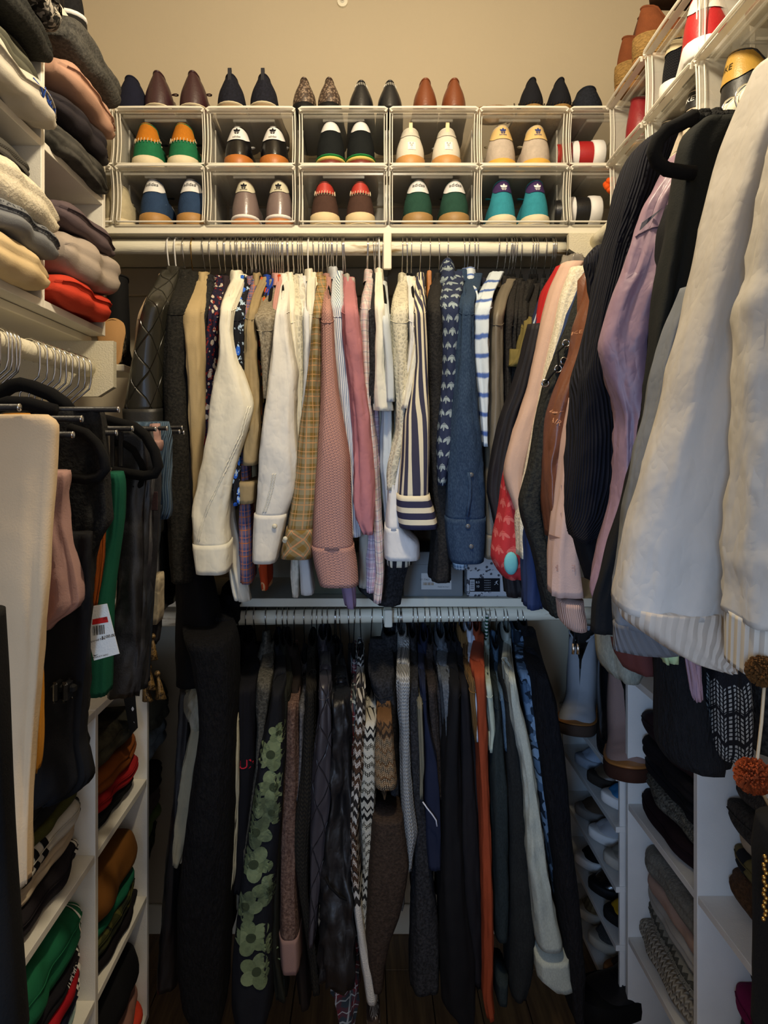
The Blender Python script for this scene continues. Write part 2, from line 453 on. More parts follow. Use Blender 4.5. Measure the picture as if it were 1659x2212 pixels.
B_ = B().box(XL, -.6, YB-.012, YB, 0, .09, .003); struct('baseboard_back', B().box(XL, XR, YB-.012, YB, .009, .10, .003), SHELFW)
struct('trim_1', B().box(XL, XR, YB-.02, YB, 1.985, 2.07, .003), WALL)      # cleat under the back shelf
struct('trim_2', B().box(XL, XR, YB-.02, YB, 1.02, 1.09, .003), WALL)
o = thing('wall_sprinkler', 'small round metal cap fixed high on the back wall', 'fixture', (-.072, YB-.012, 2.898))
B().tube([(-.072, YB, 2.898), (-.072, YB-.01, 2.898)], .016, 14).mk('cap', SHELFW, o)
B().tube([(-.072, YB-.01, 2.898), (-.072, YB-.022, 2.898)], .006, 10).mk('screw_head', CHROME, o)
o = thing('pendant_lamp', 'bare bulb pendant lamp hanging from the closet ceiling', 'lamp', (.06, .90, ZC))
B().tube([(.06, .90, ZC), (.06, .90, ZC-.03)], [.05, .035], 24).mk('ceiling_rose', SHELFW, o, smooth=True)
B().tube([(.06, .90, ZC-.03), (.06, .90, 2.78)], .003, 8).mk('cord', mat('plain', '222222'), o, smooth=True)
B().tube([(.06, .90, 2.78), (.06, .90, 2.73)], [.014, .018], 16).mk('socket', mat('plain', '222222'), o, smooth=True)
mb = mat('plain', 'fff4dd'); mb = mb.copy(); mb.node_tree.nodes['Principled BSDF'].inputs['Emission Color'].default_value = (1, .87, .67, 1); mb.node_tree.nodes['Principled BSDF'].inputs['Emission Strength'].default_value = 12.0
B().ball((.06, .90, 2.70), .030, 16, 10, (1, 1, 1.2)).mk('bulb', mb, o, smooth=True)
# shelves and rods on the back wall
def shelf(label, y0, y1, z, x0=XL, x1=XR):
    o = thing('closet_shelf', label, 'shelf', ((x0+x1)/2, y1, z-.022))
    B().box(x0+.001, x1-.001, y0, y1-.001, z-.020, z, .002).mk('board', SHELFW, o)
    B().box(x0+.001, x1-.001, y0-.004, y0, z-.022, z+.0005, .0015).mk('edge_strip', SHELFW, o)
    return o
shelf('long white painted shelf on the back wall carrying the clear shoe bins', 1.815, YB, 2.092)
shelf('white shelf behind the lower hanging rod, shoe boxes on it', 1.84, YB, 1.113)
RY, RZ1, RZ2 = 1.85, 2.045, 1.062
def rod(label, pts, r=.0195):
    o = thing('hanging_rod', label, 'rod', pts[0]); a, b_ = Vector(pts[0]), Vector(pts[1])
    n = 30; ps = [a.lerp(b_, i/n) for i in range(n+1)]
    B().tube(ps, [r+.0008*nz(i*.9, 2, a.z) for i in range(n+1)], 20).mk('pole', ROD, o, smooth=True); return o
rod('upper worn white painted wooden rod along the back wall', [(-.90, RY, RZ1+.003), (.53, RY, RZ1-.004)])
rod('lower worn white painted wooden rod along the back wall', [(-.90, RY, RZ2-.012), (.60, RY, RZ2+.012)])
rod('white painted rod on the left side holding trouser hangers', [(-.64, .35, 1.69), (-.64, 1.60, 1.69)], .018)
rod('white painted rod on the right side holding sweaters and jackets', [(.60, .2, 2.045), (.60, 1.80, 2.045)])
def bracket(label, px, zt, zb, Y=1.80):
    x = (px-VX)/F*Y; o = thing('rod_bracket', label, 'bracket', (x, YB, zt))
    w = .0105
    B().box(x-w, x+w, Y, Y+.012, zb, zt, .002).mk('front_plate', SHELFW, o)
    B().box(x-w, x+w, Y+.012, YB-.02, zt-.03, zt, .002).mk('arm', SHELFW, o)
    B().box(x-w, x+w, YB-.032, YB-.02, zb-.12, zt-.03, .002).mk('wall_plate', SHELFW, o)
bracket('white rod bracket under the middle of the upper shelf', 837, 2.07, 1.975)
bracket('white rod bracket under the middle of the lower shelf', 839, 1.09, 1.045)
def board(label, x0, x1, z0, z1, Y, side):
    o = thing('rod_support_board', label, 'board', ((x0+x1)/2, Y, z0)); c = .022
    if side < 0: pts = [(x0, z0), (x1-c*1.6, z0), (x1, z0+c), (x1, z1), (x0, z1)]
    else: pts = [(x0+c*1.6, z0), (x1, z0), (x1, z1), (x0, z1), (x0, z0+c)]
    n = len(pts); v = [(a, Y, b_) for a, b_ in pts]+[(a, Y+.02, b_) for a, b_ in pts]
    f = [list(range(n)), list(range(2*n-1, n-1, -1))]+[[i, i+n, (i+1) % n+n, (i+1) % n] for i in range(n)]
    mk('panel', v, f, mat('paint', 'd9d0b6', p=.06, q=260, rough=.7), o, smooth=False)
    s = B()
    for q in (.3, .7): s.ball((x0+(x1-x0)*q, Y-.0005, z1-.02), .0035, 8, 6, (1, .4, 1))
    s.mk('nail_head', SHELFW, o)
board('textured white board holding the end of the left rod', -.93, -.585, 1.628, 1.757, 1.61, -1)
board('white board at the right corner holding the end of the side rod', .527, .97, 2.005, 2.068, 1.80, 1)
o = thing('side_shelf', 'white side shelf under the folded sweaters on the left', 'shelf', (-.8, .9, 1.757))
B().box(XL+.001, -.655, .2, 1.66, 1.757, 1.774, .002).mk('board', SHELFW, o)
o = thing('side_shelf', 'white side shelf on the right carrying the shoe bins', 'shelf', (.8, .9, 2.07))
B().box(.645, XR-.001, .2, 1.80, 2.07, 2.088, .002).mk('board', SHELFW, o)
o = thing('side_shelf', 'short white corner shelf behind the leather jacket', 'shelf', (-.8, 1.9, 1.70))
B().box(XL+.001, -.585, 1.68, 1.82, 1.695, 1.712, .002).mk('board', SHELFW, o)
# ---------------------------------------------------------------- melamine cube units
def cubby(label, X0, X1, ys, zs, m, lean=0.0):
    """X0 open front edge, X1 back; ys panel positions, zs shelf heights"""
    o = thing('cube_shelf_unit', label, 'shelf unit', ((X0+X1)/2, (ys[0]+ys[-1])/2, zs[0]-.008)); t = .0075
    a, b_ = min(X0, X1), max(X0, X1)
    for i, y in enumerate(ys):
        B().box(a, b_, y-t, y+t, zs[0]-.008, zs[-1]+.008, .0008).mk('side_panel' if i in (0, len(ys)-1) else 'divider', m, o)
    for z in (zs[0], zs[-1]):
        for i in range(len(ys)-1): B().box(a+.0004, b_, ys[i]+t, ys[i+1]-t, z-.0078, z+.0078, .0008).mk('top_panel' if z == zs[-1] else 'bottom_panel', m, o)
    for z in zs[1:-1]:
        for i in range(len(ys)-1): B().box(a+.001, b_-.001, ys[i]+t, ys[i+1]-t, z-.0075, z+.0075, .0008).mk('shelf', m, o)
    xb = X1; s = 1 if X1 > X0 else -1
    B().box(xb-.004*s if s > 0 else xb, xb if s > 0 else xb+.004, ys[0]+t, ys[-1]-t, zs[0]+.008, zs[-1]-.008).mk('back_panel', m, o)
    return o
cubby('white cube unit on the upper left shelf stuffed with folded sweatpants', -.62, -.93, [.40, .71, 1.02, 1.334, 1.646], [1.783, 2.09, 2.40], MELA)
cubby('white cube unit on the floor at the left full of track tops', -.55, -.90, [.77, 1.095, 1.42, 1.755], [.075, .375, .67, .965], MELA)
cubby('set back white cube unit in the left rear corner', -.66, -.93, [1.775, 2.10], [.075, .375, .67, .965], MELA)
cubby('white cube unit on the floor at the right full of knitwear', .62, .95, [.62, .97, 1.306, 1.65], [.03, .345, .66, .968], MELB)
# sloping-looking shoe rack, right rear corner
o = thing('shoe_rack', 'white shoe rack in the right rear corner behind the cube unit', 'shoe rack', (.8, 1.9, .02))
for z in (.17, .316, .456, .60, .724): B().box(.60, .96, 1.665, YB-.005, z-.014, z, .001).mk('shelf', MELB, o)
for y in (1.668, YB-.015): B().box(.61, .96, y, y+.01, .01, .709, .001).mk('side_panel', MELB, o)

# ---------------------------------------------------------------- clear shoe bins
def make_bin(label, x, y, z, rot=0, w=.229, h=.1455, d=.30, curve=.012):
    o = thing('shoe_bin', label, 'shoe bin', (x, y, z), 'clear shoe bins', rot); t = .0018; W2 = w/2
    def cv(q): return curve*math.sin(PI*q)+.004
    zs = [h*i/8 for i in range(9)]
    for s_ in (-1, 1):
        X0 = s_*W2; v = []; f = []
        for q in range(9): v += [(X0, cv(q/8), zs[q]), (X0, d, zs[q]), (X0-s_*t, d, zs[q]), (X0-s_*t, cv(q/8), zs[q])]
        for q in range(8):
            for k_ in range(4): f.append([q*4+k_, q*4+(k_+1) % 4, q*4+4+(k_+1) % 4, q*4+4+k_])
        mk('side_panel', v, f, CLEAR, o, smooth=False, local=True)
        b = B().tube([(X0-s_*.001, cv(q/8)-.001, zs[q]*.96+.003) for q in range(9)], .0017, 6)
        b.tube([(X0-s_*.0075, cv(q/8)+.006, zs[q]*.93+.004) for q in range(9)], .0014, 6)
        b.mk('front_rib', RIM, o, smooth=True, local=True)
        B().box(X0-s_*.003 if s_ > 0 else X0, X0 if s_ > 0 else X0+.003, .10, .108, .01, h-.01).box(X0-s_*.003 if s_ > 0 else X0, X0 if s_ > 0 else X0+.003, .11, .20, .03, .036).mk('side_rib', RIM, o, local=True)
    B().box(-W2+t, W2-t, .02, d, 0, .002).mk('base', CLEAR, o, local=True)
    B().box(-W2+t, W2-t, d-.002, d, .002, h-.002).mk('back_panel', CLEAR, o, local=True)
    B().box(-W2+t, W2-t, .02, d, h-.004, h-.002).mk('lid', CLEAR, o, local=True)
    # top lip: rounded bar with an inner sloping flange
    n = 12; pts = [(-W2+.006, -.004, h-.010), (-W2+.001, -.005, h-.004)]+[(-W2+.008+(w-.016)*i/n, -.006-.002*math.sin(PI*i/n), h-.001) for i in range(n+1)]+[(W2-.001, -.005, h-.004), (W2-.006, -.004, h-.010)]
    b = B().tube(pts, .0033, 6); b.box(-W2+.004, W2-.004, -.003, .012, h-.006, h-.0035)
    b.mk('top_lip', RIM, o, smooth=False, local=True)
    B().box(-W2+.01, W2-.01, .028, .031, h-.012, h-.004).box(-.055, .055, .05, .054, h-.011, h-.004).box(-.055, -.052, .054, .22, h-.008, h-.004).box(.052, .055, .054, .22, h-.008, h-.004).box(-W2+.004, W2-.004, d-.05, d-.046, .05, .053).mk('lid_rib', CLEAR, o, local=True)
    B().tube([(-W2+.002, .003, .004)]+[(-W2+.006+(w-.012)*i/8, .001, .0025) for i in range(9)]+[(W2-.002, .003, .004)], .0024, 6).mk('bottom_lip', RIM, o, smooth=True, local=True)
    return o

# ---------------------------------------------------------------- shoes (heel at the origin, toe along +Y)
def lerp_tab(tab, s):
    for i in range(len(tab)-1):
        if s <= tab[i+1][0]:
            a, b_ = tab[i], tab[i+1]; t = (s-a[0])/(b_[0]-a[0]); t = t*t*(3-2*t); return a[1]+(b_[1]-a[1])*t
    return tab[-1][1]
LEAF = leafmark(); SW = swoosh()
def make_shoe(label, loc, rot=0, upper=None, tab=None, tabk=.62, soles=None, L=.285, W=.0475, H=.112, top=.60, lining=None, text=None, mark=None, tcol='1c1c22',
              stripes=None, pull=None, stitch=None, lace=None, group=None, name='sneaker', cat='shoe', toe=.9, tilt=None, solegrow=.003, low=.075, band=None, back=None, ring=None):
    o = thing(name, label, cat, loc, group); o.rotation_euler = (tilt[0] if tilt else 0, tilt[1] if tilt else 0, rot)
    soles = soles or [('sole', mat('plain', 'c99a5c', rough=.6), 0, .028)]
    st = soles[-1][3]; tb = top
    Ht = [(0, H), (.10, H*.97), (.24, max(low, H*.72)), (.40, max(.085, H*.8)), (.62, .066), (.85, .052), (1, .036)]
    if H > .2: Ht = [(0, H), (.12, H*.99), (.36, H*.97), (.50, .105), (.68, .072), (.86, .058), (1, .04)]
    Wt = [(0, .80), (.25, .80), (.42, .84), (.68, 1.0), (.88, .95), (1, .8*toe)]
    def plan(ph, off=0.0, con=1.0):
        s = .5-.5*math.cos(ph); r = 1.0
        if s < .15: r = math.sqrt(max(0, 1-(1-s/.15)**2))
        if s > .76: r = math.sqrt(max(0, 1-((s-.76)/.24)**2))
        w = W*lerp_tab(Wt, s)*r
        ext = off*(-math.cos(ph)); return s, math.copysign(w+off*abs(math.sin(ph)), math.sin(ph)) if w > 1e-6 else 0.0, L*s+ext
    def surf(ph, k_, off=0.0):
        s, x, y = plan(ph, off); Hs = lerp_tab(Ht, s); z = st*.8+(Hs-st*.8)*k_+(off if k_ > .98 and s > .42 else 0)
        bulge = 1+.06*math.sin(PI*min(1, k_*1.3))
        ank = (1-(1-tb)*k_**2.7)*bulge; fr = math.sqrt(max(0, 1-k_**2.4))
        b_ = min(1, max(0, (s-.30)/.16)); b_ = b_*b_*(3-2*b_); m_ = ank*(1-b_)+fr*b_
        y += L*(.05*k_**1.8)*max(0, 1-s/.3)-L*.10*k_**2*(s**6)
        return Vector((x*m_, y, z))
    N, K = 44, 11
    v = []; uv = []
    for j in range(K+1):
        for i in range(N): p = surf(2*PI*i/N, j/K); v.append(p); uv.append((p.x+p.y, p.z))
    up = mk('upper', v, [[j*N+i, j*N+(i+1) % N, (j+1)*N+(i+1) % N, (j+1)*N+i] for j in range(K) for i in range(N)], upper, o, uv, local=True)
    # soles in layers, each its own part
    for nm, mm, z0, z1 in soles:
        v = []; M = 36
        for off, z in ((solegrow-.003, z0), (solegrow, z0+.003), (solegrow+.001, (z0+z1)/2), (solegrow, z1-.002), (solegrow-.003, z1)):
            for i in range(M):
                s, x, y = plan(2*PI*i/M, off+.002)
                rise = .010*max(0, (s-.75)/.25)**2
                v.append((x, y, z+rise))
        f = [[j*M+i, j*M+(i+1) % M, (j+1)*M+(i+1) % M, (j+1)*M+i] for j in range(4) for i in range(M)]
        f.append(list(range(M-1, -1, -1))); f.append([4*M+i for i in range(M)])
        mk(nm, v, f, mm, o, local=True)
    # opening: half pipe lining
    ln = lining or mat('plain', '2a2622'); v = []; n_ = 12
    for i in range(n_+1):
        s = .02+.42*i/n_; ph = math.acos(1-2*s); a = surf(ph, 1.0); c = surf(-ph, 1.0)
        dn = .045 if i not in (0, n_) else .01
        v += [a, (a.x*.8, a.y+(.01 if i == 0 else 0), a.z-dn), (c.x*.8, c.y+(.01 if i == 0 else 0), c.z-dn), c]
    mk('lining', v, [[i*4+k_, i*4+4+k_, i*4+5+k_, i*4+1+k_] for i in range(n_) for k_ in range(3)], ln, o, local=True)
    # padded collar edge
    n_ = 22; pts = [surf(-1.35+2.7*i/n_, 1.0) for i in range(n_+1)]
    B().tube(pts, .0026, 6).mk('collar_edge', lining or upper, o, smooth=True, local=True)
    tg = [up]
    def patch(nm, mm, p0, p1, kf, k1, off=.0016, n1=14, n2=6):
        v = []
        for i in range(n1+1):
            ph = p0+(p1-p0)*i/n1; k0 = kf(abs(ph)) if callable(kf) else kf
            for j in range(n2+1): v.append(surf(ph, k0+(k1-k0)*j/n2, off))
        return mk(nm, v, [[i*(n2+1)+j, (i+1)*(n2+1)+j, (i+1)*(n2+1)+j+1, i*(n2+1)+j+1] for i in range(n1) for j in range(n2)], mm, o, local=True)
    if back is not None: patch('heel_counter', back, -.62, .62, .02, .98, .0010)
    if ring is not None: patch('heel_strap', ring, -2.2, 2.2, .46, .64, .0024, 24, 3)
    if tab is not None:
        tg.append(patch('heel_tab', tab, -.95, .95, lambda a: min(.93, tabk+.50*max(0, a-.45)), 1.03, .0022))
    if stitch is not None:
        b = B()
        for i in range(15):
            ph = -.9+1.8*i/14; k_ = min(.93, tabk+.50*max(0, abs(ph)-.45))
            b.tube([surf(ph, k_-.045, .003), surf(ph+.03, k_+.05, .0042)], .0009, 5)
        b.mk('whipstitch', stitch, o, smooth=True, local=True)
    if stripes is not None:
        for sd in (-1, 1):
            for q in range(3):
                s0 = .40+.065*q; v = []
                for j in range(6):
                    k_ = .10+.72*j/5
                    for ds in (0, .028):
                        s = s0+ds-.09*k_; v.append(surf(sd*math.acos(1-2*s), k_, .0018))
                mk('side_stripe', v, [[j*2, j*2+1, j*2+3, j*2+2] for j in range(5)], stripes, o, local=True)
    if band is not None:
        for sd in (-1, 1):
            v = []
            for j in range(9):
                k_ = j/8
                for ds in (0, .06, .12): v.append(surf(sd*math.acos(1-2*(.36+ds)), k_, .003))
            mk('strap', v, [[j*3+i, j*3+i+1, j*3+4+i, j*3+3+i] for j in range(8) for i in range(2)], band, o, local=True)
    if lace is not None:
        b = B()
        for q in range(5):
            s = .43+.05*q; ph = math.acos(1-2*s); a = surf(ph, .90, .004); c = surf(-ph, .90, .004); t_ = surf(ph, 1, .006); t_.x = 0
            b.tube([a, (a+t_)/2+Vector((0, 0, .002)), t_+Vector((0, 0, .003)), (c+t_)/2+Vector((0, 0, .002)), c], .0022, 6)
        for sd in (-1, 1):
            s = .42; c = surf(math.acos(1-2*s), 1, .006); c.x = 0
            b.tube([c+Vector((sd*.03*math.sin(t), -.01*math.sin(t*2), .008+.010*math.sin(t*.5))) for t in [PI*i/8 for i in range(9)]], .0018, 6)
        b.mk('lace', lace, o, smooth=True, local=True)
    if pull is not None:
        b = B(); y0 = surf(0, 1).y; zt = H
        pts = [(0, y0-.004, zt-.022), (0, y0-.006, zt-.005), (0, y0-.006, zt+.012), (0, y0-.001, zt+.016), (0, y0+.004, zt+.010), (0, y0+.004, zt-.008)]
        v = []
        for (x, y, z) in pts: v += [(-.0045, y, z), (.0045, y, z), (.0045, y+.0012, z), (-.0045, y+.0012, z)]
        f = [[i*4+k_, i*4+(k_+1) % 4, i*4+4+(k_+1) % 4, i*4+4+k_] for i in range(len(pts)-1) for k_ in range(4)]
        mk('pull_loop', v, f, pull, o, smooth=False, local=True)
    tm = mat('plain', tcol, rough=.6)
    kz = lambda k_: surf(0, k_).z
    if mark: decal('emblem', LEAF, .020 if mark is True else mark, tm, o, tg, (0, 0, kz(.82)+.001), (1, 0, 0), (0, 0, 1), (0, 1, 0), local=True)
    if text:
        tx, sz, k_ = text; decal('lettering', textmesh(tx), sz, tm, o, tg, (0, 0, kz(k_)), (1, 0, 0), (0, 0, 1), (0, 1, 0), local=True)
    return o
gum = mat('plain', 'b5803f', rough=.5); gum2 = mat('plain', 'a9703a', rough=.45); cream = mat('plain', 'ddcfae', rough=.6); white = mat('plain', 'e9e6e2', rough=.55)
blk = mat('plain', '141416', rough=.6)
BW = 1.795
def bx(px): return (px-VX)/F*BW
binx = [bx(345), bx(541.5), bx(741), bx(937.5), bx(1132), bx(1327)]
conts = [['the green suede sneakers with orange heels', 'the black patent sneakers', 'the black sneakers with rainbow soles', 'the cream sneakers with heel labels', 'the grey sneakers with yellow tabs', 'the red sneaker lying on its side'],
         ['the navy suede sneakers', 'the metallic brown sneakers', 'the brown sneakers with red heels', 'the dark green suede sneakers', 'the turquoise sneakers with purple tabs', 'the black and white sneaker on its side']]
for r in (0, 1):
    for i, x in enumerate(binx):
        make_bin('clear shoe bin in the %s row holding %s' % ('upper' if r == 0 else 'lower', conts[r][i]), x, BW, 2.094+.1495*(1-r))
make_bin('clear shoe bin at far left of the lower row, half hidden by the cube unit', bx(345)-.2375, BW, 2.094)
make_bin('clear shoe bin at far left of the upper row, half hidden by the sweatpants', bx(345)-.2375, BW, 2.2435)
def pair(xs, z, lab, y=BW+.028, **kw):
    for x, w in zip(xs, ('left', 'right')):
        make_shoe('%s shoe of the %s' % (w, lab), ((x-VX)/F*y, y, z), group='pair: '+lab, **kw)
Z2, Z1, Z3 = 2.2462, 2.0967, 2.3945
su = lambda c: mat('suede', c, rough=.9)
pair((310, 388), Z2, 'green suede pair with orange heel tabs in the first upper bin', upper=su('1f6a45'), tab=su('bd741f'), tabk=.60, soles=[('midsole', cream, .008, .034), ('outsole', mat('plain', 'b39b72'), 0, .008)], stitch=cream, H=.122, W=.048, lace=blk)
pair((510, 588), Z2, 'black patent pair with white emblem tabs', upper=mat('plain', '0d0d10', rough=.18), tab=white, tabk=.58, soles=[('outsole', mat('plain', 'b06a2c', rough=.45), 0, .036)], H=.113, W=.044, mark=.018, text=('adidas', .0085, .66), stripes=white, lace=white)
pair((713, 779), Z2, 'black suede pair with green yellow and red soles', upper=su('16191a'), tab=white, tabk=.74, soles=[('outsole', mat('plain', '6e2a22', rough=.4), 0, .022), ('yellow_layer', mat('plain', 'ddc06a'), .022, .031), ('green_layer', mat('plain', '2f9a5c'), .031, .037)], H=.128, W=.045, lace=white)
pair((888, 968), Z2, 'cream pair with square heel labels and pull loops', upper=mat('plain', 'd9d2c2', rough=.7), tab=mat('plain', 'cfc8b8', rough=.35), tabk=.74, soles=[('outsole', mat('plain', 'c08d52', rough=.5), 0, .035)], H=.110, W=.045, pull=mat('plain', 'd9c896', rough=.4), lace=white)
pair((1088, 1164), Z2, 'grey suede pair with yellow heel tabs', upper=su('b9ab9c'), tab=mat('plain', 'd9b97c', rough=.6), tabk=.62, soles=[('outsole', mat('plain', 'd8a94e', rough=.6), 0, .026)], H=.116, W=.046, mark=.017, text=('adidas', .008, .74), tcol='35407a', lace=cream)
pair((325, 407), Z1, 'navy suede pair with white heel tabs and gum soles', upper=su('2b3f5c'), tab=white, tabk=.66, soles=[('outsole', mat('plain', 'ab7f45', rough=.55), 0, .033)], H=.123, W=.046, text=('adidas', .0135, .86), lace=blk, stripes=white)
pair((525, 600), Z1, 'metallic brown pair with cream emblem tabs', upper=mat('leather', '7b6a66', rough=.28), tab=mat('plain', 'd8d0b4', rough=.5), tabk=.70, soles=[('outsole', mat('plain', 'b0713f', rough=.5), 0, .018), ('midsole', white, .018, .028)], H=.120, W=.043, mark=.017, text=('adidas', .008, .76), stripes=white)
pair((700, 778), Z1, 'dark brown pair with red heel tabs', upper=su('4a352d'), tab=mat('plain', 'b83a30', rough=.5), tabk=.74, soles=[('midsole', mat('plain', 'd9c59c', rough=.6), .006, .034), ('outsole', cream, 0, .006)], H=.116, W=.045, stitch=cream, stripes=mat('plain', '6b2e22'))
pair((905, 985), Z1, 'dark green suede pair with white heel tabs', upper=su('25463a'), tab=white, tabk=.66, soles=[('outsole', mat('plain', '9d7b4a', rough=.55), 0, .034)], H=.121, W=.046, text=('adidas', .0135, .86), stripes=white, lace=blk)
pair((1090, 1163), Z1, 'turquoise suede pair with purple emblem tabs', upper=su('338a9a'), tab=su('43305c'), tabk=.74, soles=[('midsole', cream, .004, .028), ('outsole', white, 0, .004)], H=.121, W=.043, mark=.019, tcol='ece8e8', lace=mat('plain', '2a8a98'))
# labels on the cream pair and their small marks
for px in (894, 978):
    y = BW+.028; x = (px-VX)/F*y
    o = [q for q in REG if q.name.startswith('upper') and q.parent and abs(q.parent.location.x-(888 if px < 950 else 968)/F*y+VX/F*y) < .001 and abs(q.parent.location.z-Z2) < .001][0]
    pr = o.parent; b = join2([poly([(-.5, -.5), (.5, -.5), (.5, .5), (-.5, .5)])])
    decal('heel_label', ([(-.5+i/6, -.5+j/6) for j in range(7) for i in range(7)], [[j*7+i, j*7+i+1, j*7+i+8, j*7+i+7] for j in range(6) for i in range(6)]), .021, mat('plain', 'f0ede6'), pr, [o], (.002, 0, .060), (1, 0, 0), (0, 0, 1), (0, 1, 0), local=True)
    decal('lettering', join2([xf(textmesh(t), 0, .3-.27*i, .26) for i, t in enumerate(('B..LE', 'ES.', '..1:.'))]), .021, mat('plain', '202024'), pr, [o], (.002, 0, .060), (1, 0, 0), (0, 0, 1), (0, 1, 0), lift=.0022, local=True)
# sneakers lying on their side at the right end
lay = dict(W=.047, H=.122, top=.86)
make_shoe('red and white sneaker lying on its side in the last upper bin', (bx(1322), BW+.04, Z2+.052), tilt=(0, -PI/2), upper=mat('plain', 'a51d20', rough=.4), soles=[('outsole', white, 0, .032)], ring=white, tab=mat('plain', '8a2a22'), tabk=.72, **lay)
make_shoe('black and white sneaker lying on its side in the last lower bin', (bx(1315), BW+.04, Z1+.052), tilt=(0, -PI/2), upper=mat('plain', '151517', rough=.35), soles=[('outsole', white, 0, .032)], ring=white, **lay)
make_shoe('pale canvas shoe at far left of the lower bins', (bx(236), BW+.03, Z1), upper=su('b7ab8c'), soles=[('outsole', cream, 0, .02)])
o = thing('fabric_bow', 'orange fabric flower poking out of the last lower bin', 'ornament', (bx(1327)-.0, BW+.02, 2.19))
b = B(); random.seed(5)
for i in range(9): a = i*.7; b.ball((bx(1327)+.013*math.cos(a), BW+.02+.006*math.sin(i*2), 2.197+.013*math.sin(a)), .009, 8, 6)
b.mk('petals', mat('plain', 'e0581c'), o, smooth=True)
# top row, standing on the bins
def trow(xs, lab, **kw): pair(xs, Z3, lab, y=BW+.035, **kw)
dk = dict(low=.07)
pair((262, 300), Z3, 'dark navy pumps at the left end of the top row', y=BW+.05, upper=su('181a2a'), soles=[('outsole', mat('plain', '1c1712'), 0, .016)], H=.105, W=.050, top=.30) if False else make_shoe('dark navy slip-on at the left end above the bins', ((263-VX)/F*BW, BW+.04, Z3), upper=su('181a2a'), soles=[('outsole', mat('plain', '2a1e18'), 0, .018)], H=.108, W=.052, top=.42)
trow((334, 411), 'oxblood pair with cream welts on top of the bins', upper=mat('leather', '351a20', rough=.4), soles=[('outsole', mat('plain', '43242a'), 0, .019), ('welt', cream, .019, .026)], H=.118, W=.046, top=.38, lace=mat('plain', '2a1418'))
trow((494, 566), 'navy knit pair with striped pull loops', upper=mat('wool', '15161f'), soles=[('outsole', mat('plain', '8a7458'), 0, .024), ('welt', cream, .024, .031)], H=.110, W=.045, top=.42, pull=mat('plain', '2b2b30'))
trow((655, 710), 'snakeskin heels with black block soles', upper=mat('snake', '3d2f27', 'a38d78', rough=.5), soles=[('outsole', blk, 0, .030)], H=.100, W=.038, top=.36, name='ankle_boot')
trow((780, 843), 'black leather brogues with white punched dots', upper=mat('leather', '16181d', rough=.35), soles=[('outsole', blk, 0, .018)], H=.092, W=.040, top=.40, name='dress_shoe', stitch=mat('plain', 'c8c4b8'), tabk=.86)
trow((921, 984), 'cognac brown leather ankle boots', upper=mat('leather', '713a1e', rough=.4), soles=[('outsole', mat('plain', '4a2818', rough=.4), 0, .020)], H=.098, W=.039, top=.45, name='ankle_boot')
trow((1155, 1217), 'black espadrilles with rope soles', upper=su('16171d'), soles=[('rope_sole', mat('rope', 'b08a54'), 0, .024)], H=.100, W=.039, top=.36, name='espadrille', stitch=mat('plain', '2a2016'), tabk=.10)
make_shoe('dark felt slipper at the right end above the bins', ((1292-VX)/F*BW, BW+.05, Z3), upper=mat('wool', '191c24'), soles=[('outsole', mat('plain', '20242c'), 0, .02)], H=.085, W=.050, top=.6)
o = thing('leather_belt', 'coiled tan leather belt lying on top of the bins', 'belt', ((1070-VX)/F*1.84, 1.86, Z3+.002))
cx = (1070-VX)/F*1.84; v = []; n = 60
for i in range(n+1):
    a = i/n*4.2*PI; r = .030+.010*a/PI*.5
    for z, dr in ((0, 0), (0, .003), (.026, .003), (.026, 0)): v.append((cx+(r+dr)*math.cos(a)*1.05, 1.88+(r+dr)*math.sin(a)*.9, Z3+.004+z+.006*math.sin(a)))
mk('strap', v, [[i*4+k_, i*4+(k_+1) % 4, i*4+4+(k_+1) % 4, i*4+4+k_] for i in range(n) for k_ in range(4)], mat('leather', '7d5f3c', rough=.5), o, smooth=False)
B().tube([(cx+.052, 1.85, Z3+.006), (cx+.052, 1.85, Z3+.034), (cx+.058, 1.87, Z3+.034), (cx+.058, 1.87, Z3+.006)], .002, 6, closed=True).mk('buckle', CHROME, o, smooth=True)
# ---------------------------------------------------------------- right wall: bins and shoes facing the aisle
rb = [1.672, 1.434, 1.196, .958]
rc = [['the red leather sneakers', 'the black and white striped trainers', 'the red and white basketball shoe', 'the tan lug-sole boot'], ['nothing in the corner', 'the cream lettered sneakers', 'the gold strapped slip-on', 'shoes behind the sweater']]
for r in (0, 1):
    for i, y in enumerate(rb): make_bin('right wall shoe bin, %s row, holding %s' % ('upper' if r == 0 else 'lower', rc[r][i]), .625, y, 2.094+.1495*(1-r), rot=-PI/2, curve=.002)
def rshoe(px, z, lab, X=.645, **kw):
    y = X*F/(px-VX); return make_shoe(lab, (X, y, z), rot=kw.pop('rot', -PI/2), **kw)
redl = mat('leather', '861c24', rough=.35)
for px, w in ((1352, 'farther'), (1392, 'nearer')): rshoe(px, Z2, '%s one of the dark red leather sneakers on the right wall' % w, upper=redl, soles=[('outsole', gum, 0, .008), ('lower_welt', white, .008, .014), ('red_line', redl, .014, .018), ('midsole', white, .018, .022)], H=.125, W=.045, top=.68)
bm = mat('knit', '1a1c22', p=.006)
for px, w in ((1432, 'farther'), (1478, 'nearer')): rshoe(px, Z2+.002, '%s black mesh trainer with thick white sole on the right wall' % w, upper=bm, soles=[('outsole', blk, 0, .016), ('midsole', white, .016, .048)], H=.138, W=.046, top=.72, tab=mat('plain', 'c9bb98', rough=.4), tabk=.74, text=('NIKE', .011, .86), tcol='5c5a52')
